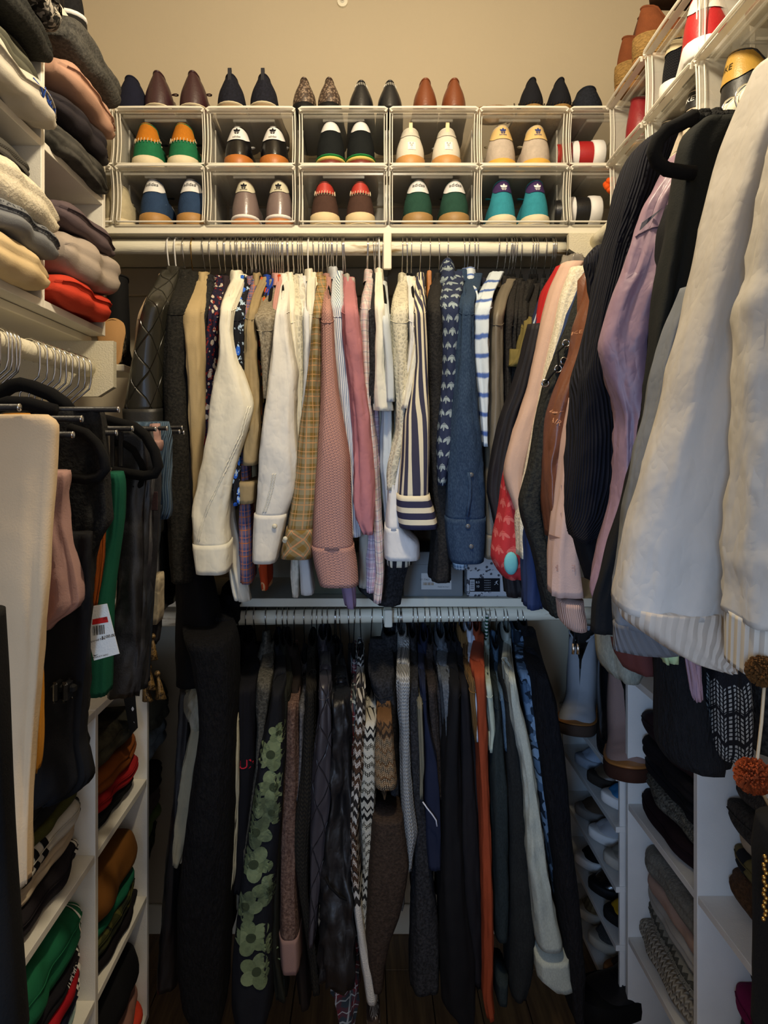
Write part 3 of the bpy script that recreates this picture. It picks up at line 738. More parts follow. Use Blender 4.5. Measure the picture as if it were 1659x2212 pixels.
for px, w in ((1418, 'farther'), (1476, 'nearer')): rshoe(px, Z1+.002, '%s cream sneaker with black lettered heel patch on the right wall' % w, upper=su('cfc0aa'), soles=[('outsole', white, 0, .028)], H=.128, W=.043, top=.62, tab=mat('plain', '15171a', rough=.4), tabk=.66, text=('NIKE', .0155, .84), tcol='efeee8')
rshoe(1560, Z1+.002, 'black slip-on with gold lettered strap on the right wall', upper=mat('leather', '131417', rough=.5), soles=[('outsole', white, 0, .022)], H=.115, W=.05, top=.75, tab=mat('plain', 'b08a3c', rough=.35), tabk=.45, text=('NIKE', .016, .72), tcol='2a2416')
rshoe(1532, Z2+.002, 'red and white basketball shoe with its side toward the aisle', rot=-.35, upper=mat('leather', 'a81c22', rough=.4), soles=[('outsole', white, 0, .034)], H=.125, W=.05, top=.7, lace=white, tab=mat('plain', 'd8d2c6'))
rshoe(1625, Z2-.0+.002, 'tan and coral boot with rugged lug sole near the top right', X=.66, upper=mat('plain', 'b04a30', rough=.6), soles=[('lug_sole', mat('plain', '6b3a20'), 0, .03), ('midsole', mat('plain', '94704a', rough=.45), .03, .085), ('welt', mat('plain', 'd09a58'), .085, .09)], H=.15, W=.055, top=.8)
for px, w in ((1333, 'farther'), (1372, 'nearer')): rshoe(px, Z3+.002, '%s brown espadrille wedge on top of the right bins' % w, X=.63, upper=su('6a3a20'), soles=[('wedge_base', mat('plain', '8a6238'), 0, .018), ('rope_sole', mat('rope', 'a9854e'), .018, .07)], H=.14, W=.042, top=.5, name='espadrille')
rshoe(1360, Z3+.145, 'brown suede boot lying over the espadrilles', X=.70, upper=su('54382a'), soles=[('outsole', white, 0, .012)], H=.10, W=.052, tilt=(0, .25))
rshoe(1345, Z3+.20, 'teal pinstripe slipper in the upper right corner', X=.78, upper=mat('stripe', '31484c', '8fa0a0', p=.008, q=.8), soles=[('outsole', white, 0, .01)], H=.09, W=.05)
rshoe(1410, Z3+.18, 'dark brown fuzzy clog at the top right', X=.68, upper=mat('wool', '4a3020'), soles=[('outsole', mat('plain', '3a2618'), 0, .025)], H=.10, W=.055)
# shoes on top of the left unit
for i, (y, z, w) in enumerate(((1.42, 2.408, 'nearer'), (1.54, 2.408, 'farther'))):
    make_shoe('%s black sneaker with white sole on top of the left cube unit' % w, (-.625, y, z), rot=PI/2, upper=mat('wool', '111113'), soles=[('outsole', blk, 0, .045), ('midsole', white, .045, .055)], H=.13, W=.042, top=.7)
for i, (y, z, w) in enumerate(((1.32, 2.408, 'nearer'),)):
    make_shoe('%s black high sneaker on top of the left cube unit' % w, (-.625, y, z), rot=PI/2, upper=mat('wool', '131315'), soles=[('outsole', blk, 0, .04)], H=.17, W=.045, top=.8)
# fluffy throw hanging in at the upper left corner
o = thing('fringed_throw', 'cream shaggy throw fringe hanging at the upper left corner', 'throw', (-.60, 1.0, 2.46))
b = B(); random.seed(8)
for i in range(70):
    y = .80+.42*random.random(); x = -.60+.05*random.random(); z = 2.475+.012*random.random(); l = .04+.03*random.random(); b.tube([(x, y, z), (x+.012, y+.01*random.random(), z-l*.5), (x+.016+.01*random.random(), y+.02*random.random(), z-l)], [.005, .004, .001], 5)
b.mk('fringe', mat('wool', 'b7a98c'), o, smooth=True)
B().box(-.75, -.575, .78, 1.24, 2.412, 2.48, .02).mk('folded_cloth', mat('wool', 'c9bb9c'), o)
# ---------------------------------------------------------------- hanging clothes
def smooth(t): t = max(0.0, min(1.0, t)); return t*t*(3-2*t)
def hook_path(r=.0255, down=.085, kink=.045, lean=0.0):
    p = []
    for i in range(11):
        a = math.radians(-25+(235*i/10)); p.append((r*math.cos(a), r*math.sin(a)))
    p += [(-.010, -kink), (0, -kink-.010), (0, -down)]
    return p
def make_hanger(x, RZ, kind, label, lean=0.0, group=None, Yc=RY, axis='Y', half=.165, drop=.135, slope=0.0, sbk=0.0):
    o = thing('clothes_hanger', label, 'hanger', (x, Yc, RZ-.085), group)
    hm = {'velvet': CHROME, 'white': mat('plain', 'e8e6e0', rough=.4), 'wood': mat('metal', 'a8854a', rough=.25), 'wire': mat('metal', '9a9a9a', rough=.3)}[kind]
    pts = []
    for i, (h, z) in enumerate(hook_path()):
        dx = lean*(1-min(1, (z+.085)/.06)) if z < -.02 else 0.0
        pts.append((x+lean*(1-min(1.0, (z+.085)/.05)) if False else x+lean*(z/.085), Yc+h, RZ+z) if axis == 'Y' else (x+h, Yc+lean*(z/.085), RZ+z))
    B().tube(pts, .0015 if kind != 'white' else .0021, 6).mk('hook', hm, o, smooth=True)
    nx, ny = (x-lean, Yc) if axis == 'Y' else (x, Yc-lean)
    bm_ = {'velvet': VELVET, 'white': hm, 'wood': mat('wood', 'b0743c', '8a5527', rough=.4), 'wire': hm}[kind]
    b = B(); zt = RZ-.083; arm = [(-half, zt-drop), (-half*.86, zt-drop*.72), (-half*.4, zt-.045), (-.012, zt-.004), (.012, zt-.004), (half*.4, zt-.045), (half*.86, zt-drop*.72), (half, zt-drop)]
    q = [(nx+h*(slope if h < 0 else slope*.4), ny+h, z) if axis == 'Y' else (nx+h, ny, z) for h, z in arm]
    b.tube(q, .0045, 8).mk('arms', bm_, o, smooth=True)
    b = B(); b.tube([q[0], (q[0][0] if axis == 'Y' else nx-half*.97, ny-half*.97 if axis == 'Y' else ny, zt-drop-.008), (q[-1][0] if axis == 'Y' else nx+half*.97, ny+half*.97 if axis == 'Y' else ny, zt-drop-.008), q[-1]], .003, 6).mk('trouser_bar', bm_, o, smooth=True)
    B().tube([(nx, ny, zt-.004), (nx, ny, zt+.012)], .0045, 8).mk('neck', bm_, o, smooth=True)
    return o
NG = [0]; HOOKS = []; USED = {}
def spare(px, lvl):
    c = [h for h in HOOKS if h[1] == lvl]; h = min(c, key=lambda q: abs(q[0]-px)); sd = 'right' if px >= h[0] else 'left'; k_ = (h, sd); USED[k_] = USED.get(k_, 0)+1
    make_hanger((px-VX)/F*RY, RZ1 if lvl == 'U' else RZ2, 'velvet', '%shanger whose hook is just %s of the %s' % (('', 'second ', 'third ', 'fourth ', 'fifth ')[USED[k_]-1], sd, h[2]), lean=.004*math.sin(px), group='spare hangers on the %s rod' % ('upper' if lvl == 'U' else 'lower'))
def sheet(name, xs, y0f, y1f, z0, z1, t, m, parent, seed, amp=.006, axis='Y', nz_=26, ny_=16):
    """body panel of a garment: thin closed slab with vertical folds. xs(Y) gives its middle line"""
    rings = []; uv = []
    for i in range(nz_):
        z = z0+(z1-z0)*i/(nz_-1); a, b_ = y0f(z), y1f(z); ring = []; fl_ = min(1, i/6)
        for k in range(ny_*2):
            q = k/(ny_-1) if k < ny_ else (2*ny_-1-k)/(ny_-1); sgn = -1 if k < ny_ else 1
            yy = a+(b_-a)*q; edge = math.sqrt(max(0, 1-(2*q-1)**4))*.8+.2
            w = nz(yy*16+seed, z*1.6, seed*2.3)*amp*fl_+nz(yy*38+seed, z*3, seed)*amp*.4*fl_
            xx = xs(yy)+sgn*t*edge+w
            ring.append(Vector((xx, yy, z+nz(yy*9, seed, 1)*.006)) if axis == 'Y' else Vector((yy, xx, z+nz(yy*9, seed, 1)*.006)))
            uv.append((yy+(0 if k < ny_ else .4), z))
        rings.append(ring)
    v, f, _ = loft(rings)
    return mk(name, v, f, m, parent, uv)
def G(short, desc, hook, rows, m, Yn=1.63, lvl='U', cat='shirt', name='shirt', hem=None, cuff=None, cuffm=None, collar=True, amp=.004, b=.05, kind='velvet', body=True, buttons=(), crease=1.3, lean=None, colm=None, hang=True, hood=False, bt=.008, hanglab=None, pw=3.0):
    HOOKS.append((hook, lvl, short))
    NG[0] += 1; sd = NG[0]*1.37; RZ = RZ1 if lvl == 'U' else RZ2; R = rows_of(rows) if isinstance(rows, str) else rows
    hx = (hook-VX)/F*RY; y0 = R[0][0]
    t = thing(name, desc, cat, (hx, RY, RZ-.1))
    Yt = RY-.045
    def yf(py): return Yt+(Yn-Yt)*smooth((py-y0)/78)+.004*math.sin(py*.013+sd)
    def bf(py): return .020+(b-.020)*smooth((py-y0)/90)
    ce = None
    if cuff: ce = cuff; R1 = [r for r in R if r[0] <= cuff]; R2 = [r for r in R if r[0] >= cuff]
    else: R1 = R
    def co(rr, yfun, bb, **kw): return cloth(rr, yfun, bb, seed=sd, **kw)
    v, f, uv = co(R1, yf, bf, amp=amp, crease=crease, pw=pw, fade=bool(cuff))
    SN = len(v)
    sl = mk('sleeve', v, f, m, t, uv)
    if cuff:
        R2 = [[R2[0][0]-4, R2[0][1]-.6, R2[0][2]+.6]]+[[r[0], r[1]-.6, r[2]+.6] for r in R2]
        v, f, uv = co(R2, yf, bf, amp=amp*.5, grow=.0008, crease=.5, step=8, pw=3.4, sm=0)
        mk('cuff', v, f, cuffm or m, t, uv)
    # armhole seam running round the sleeve below the shoulder
    rr_ = 30; k0 = int(80/9)+int(sd) % 3
    if (k0+1)*rr_ < SN-4*rr_ and name in ('shirt', 'denim_jacket', 'jacket', 'coat', 'track_jacket'):
        ring = [Vector(q) for q in v[k0*rr_:(k0+1)*rr_]] if False else [Vector(q) for q in REG[sl][0][k0*rr_:(k0+1)*rr_]]
        B().tube([q+Vector((0, -.0006, .010*math.cos(i/rr_*2*PI))) for i, q in enumerate(ring)], .0011, 5, closed=True).mk('armhole_seam', m, t, smooth=True)
    # body behind the sleeve
    mid = [r for r in resample(R, 60) if y0+60 < r[0] < y0+190] or R[-1:]
    Xs = sum((r[1]+r[2])/2 for r in mid)/len(mid); Xs = (Xs-VX)/F*Yn
    slope = (hx-Xs)/(RY-Yn)
    zt = CAMZ-(y0-VY)/F*Yt
    hem = hem if hem is not None else (1.36 if lvl == 'U' else .42)
    def xs(y): return Xs+slope*(y-Yn) if y <= RY else hx+slope*.4*(y-RY)
    ext = RY-Yn-.035
    def yb(z): return ext*smooth((zt-z)/.11)*.86+ext*.14 if zt-z > 0 else .04
    if body:
        sheet('body', xs, lambda z: RY-max(.045, yb(z)), lambda z: RY+max(.045, min(.24, yb(z))), zt-.002, hem, bt, m, t, sd)
        # far sleeve
        rr = []
        for i in range(10):
            z = zt-.07-(.5 if lvl == 'U' else .52)*i/9; c = Vector((xs(RY+.25)+.01*nz(i*.3, sd, 0), RY+.235, z)); rr.append([c+Vector((.022*math.cos(-2*PI*k_/10), .035*math.sin(-2*PI*k_/10), 0)) for k_ in range(10)])
        v, f, _ = loft(rr); mk('sleeve', v, f, m, t, [(p[1], p[2]) for p in v])
    if collar:
        cm = colm or m; w = max(.011, min(.024, (R[0][2]-R[0][1])/2/F*Yt))
        rings = []; uvv = []; N = 20
        for i, (gz, gr) in enumerate(((-.06, 1.25), (-.035, 1.2), (-.02, 1.1), (-.005, 1.0), (.012, .95), (.022, .97), (.018, 1.12), (.0, 1.28), (-.016, 1.42))):
            ring = []
            for k_ in range(N):
                a = PI/2-2*PI*k_/N; yy = math.sin(a)*.056*gr; ring.append(Vector((xs(RY+yy)+math.cos(a)*w*gr*.9, RY-.004+yy, zt+gz-.012*math.sin(-a)*(-1 if hood else 1)+.003*nz(a, sd, 2))))
                uvv.append((k_/N*.2, gz*2))
            rings.append(ring)
        v, f, _ = loft(rings, cap0=False, cap1=False); mk('collar', v, f, cm, t, uvv)
    if hood:
        bb = B(); c = Vector((xs(RY-.06), RY-.065, zt-.015)); rr = []
        for i in range(9):
            q = i/8; s_ = math.sin(PI*(.15+.8*q)); rr.append([c+Vector((.026*s_*math.cos(-2*PI*k_/14)+.003*nz(k_, i, sd), .045*s_*math.sin(-2*PI*k_/14), .02-.13*q)) for k_ in range(14)])
        v, f, _ = loft(rr); mk('hood', v, f, m, t, [(p[0], p[2]) for p in v])
    for bx_, by_ in buttons:
        Yb_ = yf(by_)-b-.003; p = P(bx_, by_, Yb_)
        B().ball(p, .0055, 10, 6, (1, .45, 1)).mk('button', mat('plain', 'd9d2b8' if m.name[:5] != 'denim' else '54585c', rough=.3), t, smooth=True)
    if hang: make_hanger(hx, RZ, kind, hanglab or ('%s hanger holding the %s' % ({'velvet': 'black velvet', 'white': 'white plastic', 'wood': 'wooden', 'wire': 'grey wire'}[kind], short)), lean=lean if lean is not None else .004*math.sin(sd*7), group='hangers on the %s rod' % ('upper' if lvl == 'U' else 'lower'), slope=slope, half=max(.05, RY-Yn-.05))
    return t, sl
C = lambda c, **k_: mat('crisp', c, **k_)
PL = lambda c, **k_: mat('plain', c, **k_)
WO = lambda c, c2=None, **k_: mat('wool', c, c2, **k_)
blackw = WO('19191b', '333336'); blackp = PL('121214'); wh = C('e3decb'); wh2 = C('dcd7c6'); wh3 = C('cfd0cf')
# ---- upper rod, left to right
G('pale suede jacket', 'pale tan suede jacket edge behind the black quilted leather jacket', 366, '600:350-370 650:318-340 700:303-330 760:298-325 830:296-320 900:300-320', PL('a58d70'), Yn=1.70, cat='jacket', name='jacket', kind='white')
t, s = G('quilted leather jacket', 'black quilted leather biker jacket at the left end of the upper rod', 382, '585:350-392 610:338-384 640:324-372 700:308-362 760:296-358 830:284-356 885:273-354 960:280-356 1060:296-358 1150:304-352', mat('quilt', '26251f', rough=.26, p=.05), Yn=1.60, cat='jacket', name='leather_jacket', cuff=885, cuffm=mat('leather', '1d1d1b', rough=.5), amp=.003, crease=.3, hem=1.12, colm=mat('leather', '1d1c18', rough=.3), kind='white', hanglab='white wire hanger with twisted neck holding the quilted leather jacket')
G('black wool coat', 'long black wool coat right of the quilted leather jacket', 399, '592:386-428 640:374-420 700:362-414 800:358-414 950:366-420 1100:370-424 1245:376-426', WO('171715', '2c2a26'), cat='coat', name='coat', hem=.62, amp=.004, b=.06)
G('second black coat', 'black coat with satin lapel just left of the camel coat', 417, '596:404-440 650:396-430 720:392-424 850:396-428 1000:404-434 1200:412-440', WO('1b1a18'), Yn=1.67, cat='coat', name='coat', kind='wood', hem=.95)
G('camel coat', 'camel beige coat hanging left of the white sateen shirt', 441, '598:429-454 630:412-450 655:401-446 700:401-446 800:410-448 950:418-448 1090:422-447 1180:424-446', PL('b09b73'), cat='coat', name='coat', b=.05, kind='wire', hanglab='wire hanger with pink taped neck holding the camel coat')
G('black hooded sweatshirt', 'black hooded sweatshirt between the camel coat and the embroidered jacket', 456, '604:448-466 640:442-462 690:440-458 760:446-460', blackw, Yn=1.66, cat='sweatshirt', name='hoodie', hem=1.4)
G('embroidered kimono', 'dark navy kimono jacket with white embroidered band and red flowers', 474, '606:470-494 640:458-486 700:456-482 760:450-478 850:446-474 950:442-470 1080:440-466', mat('floral', '1f1c33', 'c9bfae', '7c2320', p=.02), Yn=1.65, cat='jacket', name='jacket')
G('plum knit top', 'dark plum top left of the white sateen shirt', 489, '606:482-502 650:476-496 720:474-490 820:472-486', PL('2d2328'), Yn=1.67, cat='top', name='top')
t, s = G('white sateen shirt', 'white sateen shirt with bent elbow and long buttoned cuff, leftmost white shirt', 512, '594:507-534 625:492-524 660:482-513 720:479-507 770:478-516 820:468-534 860:461-548 880:458-550 910:455-543 940:451-533 985:442-518 1040:431-503 1090:421-496 1130:420-494 1171:423-498 1200:427-498 1229:431-497', wh, Yn=1.56, cuff=1171, amp=.004, crease=1.6)
def seamline(t, s, pts, Y, m, r=.0011, wave=.0012, name='seam'):
    bv = BVHTree.FromPolygons([Vector(p) for p in REG[s][0]], REG[s][1]); out = []
    for i in range(len(pts)-1):
        for q in range(10):
            a = q/10; px = pts[i][0]+(pts[i+1][0]-pts[i][0])*a; py = pts[i][1]+(pts[i+1][1]-pts[i][1])*a; p = P(px, py, Y)
            h = bv.ray_cast(Vector((p.x, Y-.2, p.z)), Vector((0, 1, 0)), .6)
            if h[0]: out.append(h[0]+Vector((wave*(.5-(q % 2)), -r*.5, 0)))
    if len(out) > 4: B().tube(out, r, 6).mk(name, m, t, smooth=True)
for off in (0, 4): seamline(t, s, [(546-off, 880), (530-off, 940), (510-off, 985), (488-off, 1036), (464-off, 1085), (448-off, 1130), (440-off, 1168)], 1.56, wh)
v, f, uv = cloth(rows_of('1075:478-505 1120:484-508 1170:490-520 1220:494-524 1262:500-536 1295:508-543'), 1.63, .02, seed=4, amp=.004)
mk('shirt_tail', v, f, wh2, t, uv)
G('floral navy shirt', 'black shirt with electric blue floral print right of the white sateen shirt', 525, '604:528-550 640:512-536 700:508-530 760:513-531 830:516-530 920:510-528 980:507-524 1040:507-524 1084:510-525', mat('floral', '15171f', '2c62c8', 'a8c0d8', p=.035), Yn=1.60, hood=False)
G('pink and blue checked shirt', 'faded pink and blue tie-dyed plaid shirt with hem showing below', 541, '606:546-563 650:533-548 720:525-537 800:528-537 900:528-537 1000:524-538 1080:521-545 1160:521-548 1249:523-550', mat('plaid', '7a6a80', '41507c', 'c4702c', p=.03), Yn=1.64, hem=1.24)
G('khaki trench coat', 'khaki trench coat with rolled tab sleeve beside the taupe wool coat', 556, '600:564-582 640:546-564 700:532-558 780:530-560 860:531-567 940:530-563 1000:528-560 1040:520-556 1080:523-552', C('9a8763'), Yn=1.61, cat='coat', name='coat', cuff=1005, amp=.005, crease=2)
G('orange printed shirt', 'black and orange printed shirt hidden beside the taupe wool coat', 567, '606:576-592 680:560-574 760:556-570 850:562-574 920:566-576', mat('floral', '171420', 'd2521c', '8a6a2c', p=.03), Yn=1.66)
G('navy shirt with blue yoke', 'navy shirt with bright blue inner yoke behind the taupe coat', 577, '604:584-600 640:572-588 720:570-584', PL('1f3f9a'), Yn=1.69)
G('taupe wool coat', 'taupe wool coat with its open sleeve mouth curling to the left', 587, '614:584-606 640:566-600 662:549-598 685:548-597 705:556-596 740:564-594 800:570-588 860:574-582', WO('756b59', 'a39984'), Yn=1.60, cat='coat', name='coat', b=.035)
G('dusty pink blouse', 'dusty pink blouse squeezed right of the taupe wool coat', 596, '600:599-614 650:593-606 720:591-602 800:588-598', PL('bf8f86'), Yn=1.66)
G('orange leaf print shirt', 'orange shirt with pale leaf print, only its tip visible below the second white shirt', 604, '604:604-614 700:598-606 900:584-596 1100:570-592 1200:562-586 1262:572-586', mat('floral', 'b5401c', 'd9a070', 'b5401c', p=.05), Yn=1.68, hang=True)
t, s = G('second white shirt', 'white sateen shirt with two pearl buttons at the cuff, right of the khaki trench', 613, '600:611-634 630:606-628 680:599-622 730:592-628 800:583-642 870:575-640 930:568-640 985:563-645 1030:562-642 1070:559-637 1108:554-622 1160:552-610 1206:551-599', C('dedacf'), Yn=1.56, cuff=1108, buttons=((593, 1137), (616, 1164)), crease=1.2)
for off in (0, 5): seamline(t, s, [(601-off, 1022), (596-off, 1050), (588-off, 1080), (579-off, 1106)], 1.56, wh2, r=.0014, wave=.0016)
seamline(t, s, [(585, 1108), (574, 1198)], 1.54, wh2, wave=.0006)
for i, (hk, d, rows, mm) in enumerate((
    (624, 'white satin blouse with pointed collar right of the second white shirt', '598:621-636 640:618-640 700:624-642 800:632-650 900:640-654 1000:642-652 1100:636-648', wh),
    (634, 'cream lace blouse squeezed between white shirts', '604:634-646 650:634-654 720:636-656 800:640-658 900:646-658 1050:640-652', mat('lace', 'd6cfb8', p=.012)),
    (645, 'white blouse with a lace hem right of the lace blouse', '602:644-658 650:648-662 720:652-666 850:652-664 1000:646-660 1150:634-650 1230:628-650 1280:634-648', mat('lace', 'dedacc', p=.02)),
    (654, 'plain white cotton blouse at the middle of the white group', '606:654-668 650:656-672 740:660-674 850:658-670 1000:650-664 1180:646-668 1275:652-680', wh3),
    (667, 'white shirt on a twisted white hanger', '590:666-684 620:664-682 700:664-682 820:660-676 950:652-666', wh2),
    (678, 'ivory blouse with green neck label left of the brown plaid flannel', '600:676-692 640:672-690 700:668-684 820:664-676 950:654-664', C('dcd6bd')))):
    G(d.split(' right')[0].split(' squeezed')[0].split(' at the')[0].split(' left')[0], d, hk, rows, mm, Yn=1.62+.012*(i % 3), kind='white' if i in (4,) else 'velvet', amp=.003, b=.04)
t, s = G('brown plaid flannel', 'brown green and orange plaid flannel shirt left of the pink waffle shirt', 690, '598:690-708 640:682-704 700:675-698 760:671-698 850:660-696 900:652-696 1000:643-692 1070:634-688 1139:622-680 1170:614-679 1197:608-676', mat('plaid', '8c8265', '77602f', 'b98a5c', p=.034), Yn=1.57, cuff=1139, cuffm=mat('diag', '8c8265', '7d6231', 'c08a60', p=.04), buttons=((615, 1168),), crease=.8)
G('pink waffle shirt', 'dusty pink waffle textured shirt with wide cuff', 705, '600:703-718 650:699-716 690:696-722 760:696-725 850:694-733 920:690-745 990:686-756 1050:681-757 1110:678-759 1177:675-763 1215:681-770 1256:692-773', mat('weave', 'b5887c', p=.006), Yn=1.55, cuff=1177, amp=.003, crease=.4)
G('lilac lining blouse', 'lilac blouse with two pointed ends hanging below the pink waffle cuff', 712, '620:712-722 900:716-728 1150:710-744 1200:712-760 1250:736-766 1300:748-768', PL('8a7590'), Yn=1.63)
t, s = G('blue striped shirt', 'white shirt with fine blue stripes between pink shirts', 719, '587:722-742 615:718-742 700:716-748 800:721-756 880:733-762 960:740-768 1050:744-774 1110:748-778 1150:756-780', mat('stripe', '5d7190', 'dfe0de', p=.0055, q=.6), Yn=1.61)
G('rose shirt', 'rose pink button shirt with loose curled cuff', 729, '600:744-766 650:740-770 720:744-778 800:751-784 900:762-800 960:765-805 1030:765-811 1075:763-812 1115:768-808 1145:786-805', C('ad7276'), Yn=1.58, amp=.005, crease=1.6)
G('grey checked shirt', 'pale grey shirt with dark seams below the rose shirt', 744, '602:752-766 800:760-776 1000:776-792 1100:778-802 1200:778-803 1258:776-802', C('a39e92'), Yn=1.67)
G('pink checked shirt', 'white shirt with thin pink and grey checks left of the black tee', 796, '592:795-808 640:782-802 700:777-798 780:781-798 860:788-801 950:796-812 1050:802-818 1150:806-826 1230:812-830 1290:806-824', mat('plaid', 'cfc6bf', 'c9a9a6', '8c8c9a', p=.024), Yn=1.62)
G('black tee', 'black short sleeved tee with folded sleeve edge', 807, '600:804-812 650:793-812 750:797-816 830:794-813 871:789-808', blackw, Yn=1.61, cat='t-shirt', name='tee_shirt', hem=1.28, b=.035)
G('second pink checked shirt', 'pink and lilac checked shirt tail showing under the black tee', 812, '620:806-816 900:806-818 1100:800-816 1200:788-818 1268:790-812', mat('plaid', 'cdbfc8', 'b58f9c', '7c7c92', p=.022), Yn=1.66)
G('white tee', 'white short sleeved tee with open sleeve mouth', 819, '590:810-824 640:809-826 720:812-830 800:808-828 860:805-846 885:808-850', wh, Yn=1.60, cat='t-shirt', name='tee_shirt', kind='white')
G('pale blue tee', 'pale blue slub tee right of the white tee', 827, '618:820-836 680:822-842 760:826-850 830:830-853 866:832-853', PL('c2c9cc'), Yn=1.59, cat='t-shirt', name='tee_shirt')
G('pale blue gauze shirt', 'pale blue gauze shirt hanging long below the tees', 836, '680:834-846 880:824-846 1000:822-846 1100:830-860 1200:836-858', C('b9c3c9'), Yn=1.64, hang=False, collar=False)
G('cream embroidered blouse', 'cream embroidered blouse with lace trim right of the tees', 869, '600:864-880 640:850-880 700:846-880 780:850-880 860:856-882 930:856-880 1000:836-866 1052:834-854', mat('lace', 'd5ceb6', p=.010), Yn=1.60, amp=.005)
G('white gauze shirt', 'white crinkled gauze shirt with square cuff left of the wide striped cuff', 879, '606:880-892 650:880-896 740:884-898 850:868-890 950:852-880 1050:838-870 1136:832-868 1165:831-904 1200:832-905', C('d8d6d2'), Yn=1.60, cuff=1136, amp=.004, crease=1.5)
G('ivory pleated blouse', 'ivory pleated blouse with bell sleeve left of the striped shirt', 888, '608:888-900 660:890-902 740:892-904 830:876-892 880:864-884', wh, Yn=1.58)
t, s = G('wide striped shirt', 'cream shirt with bold navy vertical stripes and turned back cuff', 908, '599:898-916 640:894-916 700:893-918 780:897-921 850:884-923 900:871-925 950:868-926 1000:865-926 1067:858-925 1100:858-936 1134:864-943', mat('stripe', '3b3a4c', 'ddd3b6', p=.023, q=.42), Yn=1.56, cuff=1067, cuffm=mat('hstripe', '33334a', 'ddd3b6', p=.026, q=.45), amp=.003, crease=.4)
G('second striped shirt', 'cream and black striped shirt peeking out below the white gauze cuff', 914, '620:908-918 900:880-900 1140:836-880 1190:832-886 1214:836-886', mat('stripe', '25252c', 'd6cfba', p=.02, q=.5), Yn=1.64, hang=False, collar=False)
G('black wool cape', 'black wool cape whose rounded hem swings below the striped shirts', 920, '640:914-922 900:900-914 1100:840-900 1200:800-885 1270:768-868 1302:815-862', blackw, Yn=1.69, cat='coat', name='cape', hang=False, collar=False, b=.03)
o = make_hanger((928-VX)/F*RY, RZ1, 'velvet', 'empty hanger with orange wooden body between the striped shirt and the black blazer')
B().box((923-VX)/F*1.80, (932.5-VX)/F*1.80, 1.80, 1.84, 1.89, 1.972, .002).mk('wooden_arm', mat('wood', 'c07c40', 'a06228', rough=.4), o)
G('black blazer', 'long black wool blazer between the striped shirt and the leaf print jacket', 947, '600:938-954 630:926-955 660:921-956 750:920-957 850:922-958 950:925-960 1050:930-966 1140:935-969 1243:926-971', WO('1d1c1c', '302e2c'), cat='jacket', name='blazer', hem=1.24, b=.06)
t, s = G('leaf print jacket', 'navy tracksuit jacket woven all over with grey three-leaf motifs', 966, '588:968-1000 610:956-1002 650:951-990 720:956-986 800:955-984 880:948-982 950:942-976 1000:940-964 1042:944-956', mat('leaf', '27304a', '8f9da2', p=.030), Yn=1.58, cat='jacket', name='track_jacket', hood=True, amp=.005)
t, s = G('dark denim jacket', 'dark blue denim shirt jacket with snap buttons on the cuff', 1001, '592:1010-1042 620:1000-1036 660:990-1020 740:985-1021 820:980-1026 900:972-1033 960:968-1040 1020:965-1044 1080:963-1046 1116:961-1046 1160:964-1043 1206:971-1040', mat('denim', '24364e', '4a6078'), Yn=1.56, cat='jacket', name='denim_jacket', cuff=1116, buttons=((1011, 1137), (1018, 1181), (1018, 1026)), amp=.005)
B().tube([P(1012+4*math.sin(i), 1020+i*24, 1.506) for i in range(5)], .004, 6).mk('placket', mat('denim', '24364e', '4d6684'), t, smooth=True)
G('tie dyed denim shirt', 'white denim shirt with blue tie-dyed bands right of the dark denim jacket', 1011, '588:1060-1088 615:1046-1076 640:1034-1062 680:1018-1052 740:1017-1049 800:1021-1050 880:1030-1048 960:1036-1048', mat('tiestripe', '4a64a0', 'c9d4dc', p=.043, q=.35), Yn=1.58, amp=.005)
G('blue checked work shirt', 'blue checked shirt whose hem shows under the denim cuff', 1023, '620:1030-1040 900:1000-1020 1150:972-1000 1218:976-1006', mat('plaid', '56708c', '8fa6ba', 'c9d2d8', p=.02), Yn=1.66)
G('taupe trench', 'taupe gabardine trench with belt loops at the cuff', 1075, '604:1090-1114 640:1070-1096 690:1053-1083 760:1051-1082 850:1050-1082 950:1046-1080 1050:1044-1076 1150:1042-1066 1196:1042-1062', PL('6f6656', rough=.5), cat='coat', name='coat', cuff=1150, Yn=1.60)
G('dark navy blazer', 'dark navy blazer left of the black wool jackets', 1030, '610:1082-1094 660:1066-1084 740:1080-1088', PL('20222e'), Yn=1.68, cat='jacket', name='blazer')
for i, (hk, x0, d) in enumerate(((1091, 1094, 'black knit jacket with a pale pin right of the taupe trench'), (1104, 1104, 'first black wool jacket in the dark group on the upper rod'), (1108, 1114, 'second black wool jacket in the dark group on the upper rod'), (1123, 1126, 'third black jacket, with fuzzy texture, in the dark group'), (1147, 1142, 'fourth black jacket with a high collar in the dark group'))):
    G('black jacket number %s from the taupe trench' % ('one', 'two', 'three', 'four', 'five')[i], d, hk, '%d:%d-%d 650:%d-%d 720:%d-%d 850:%d-%d 960:%d-%d 1100:%d-%d' % (606+i*2, x0+4, x0+24, x0-12, x0+14, x0-18, x0+6, x0-12, x0+6, x0-20, x0+2, x0-24, x0-2), WO('191818' if i % 2 else '1f1c1b', '2e2c2a'), Yn=1.63+.01*(i % 3), cat='jacket', name='jacket', hem=1.25)
G('olive army shirt', 'olive green army shirt with rolled short sleeve', 1158, '628:1138-1164 670:1126-1150 720:1121-1140 770:1110-1132 792:1091-1128', C('6d6136'), Yn=1.60, b=.04)
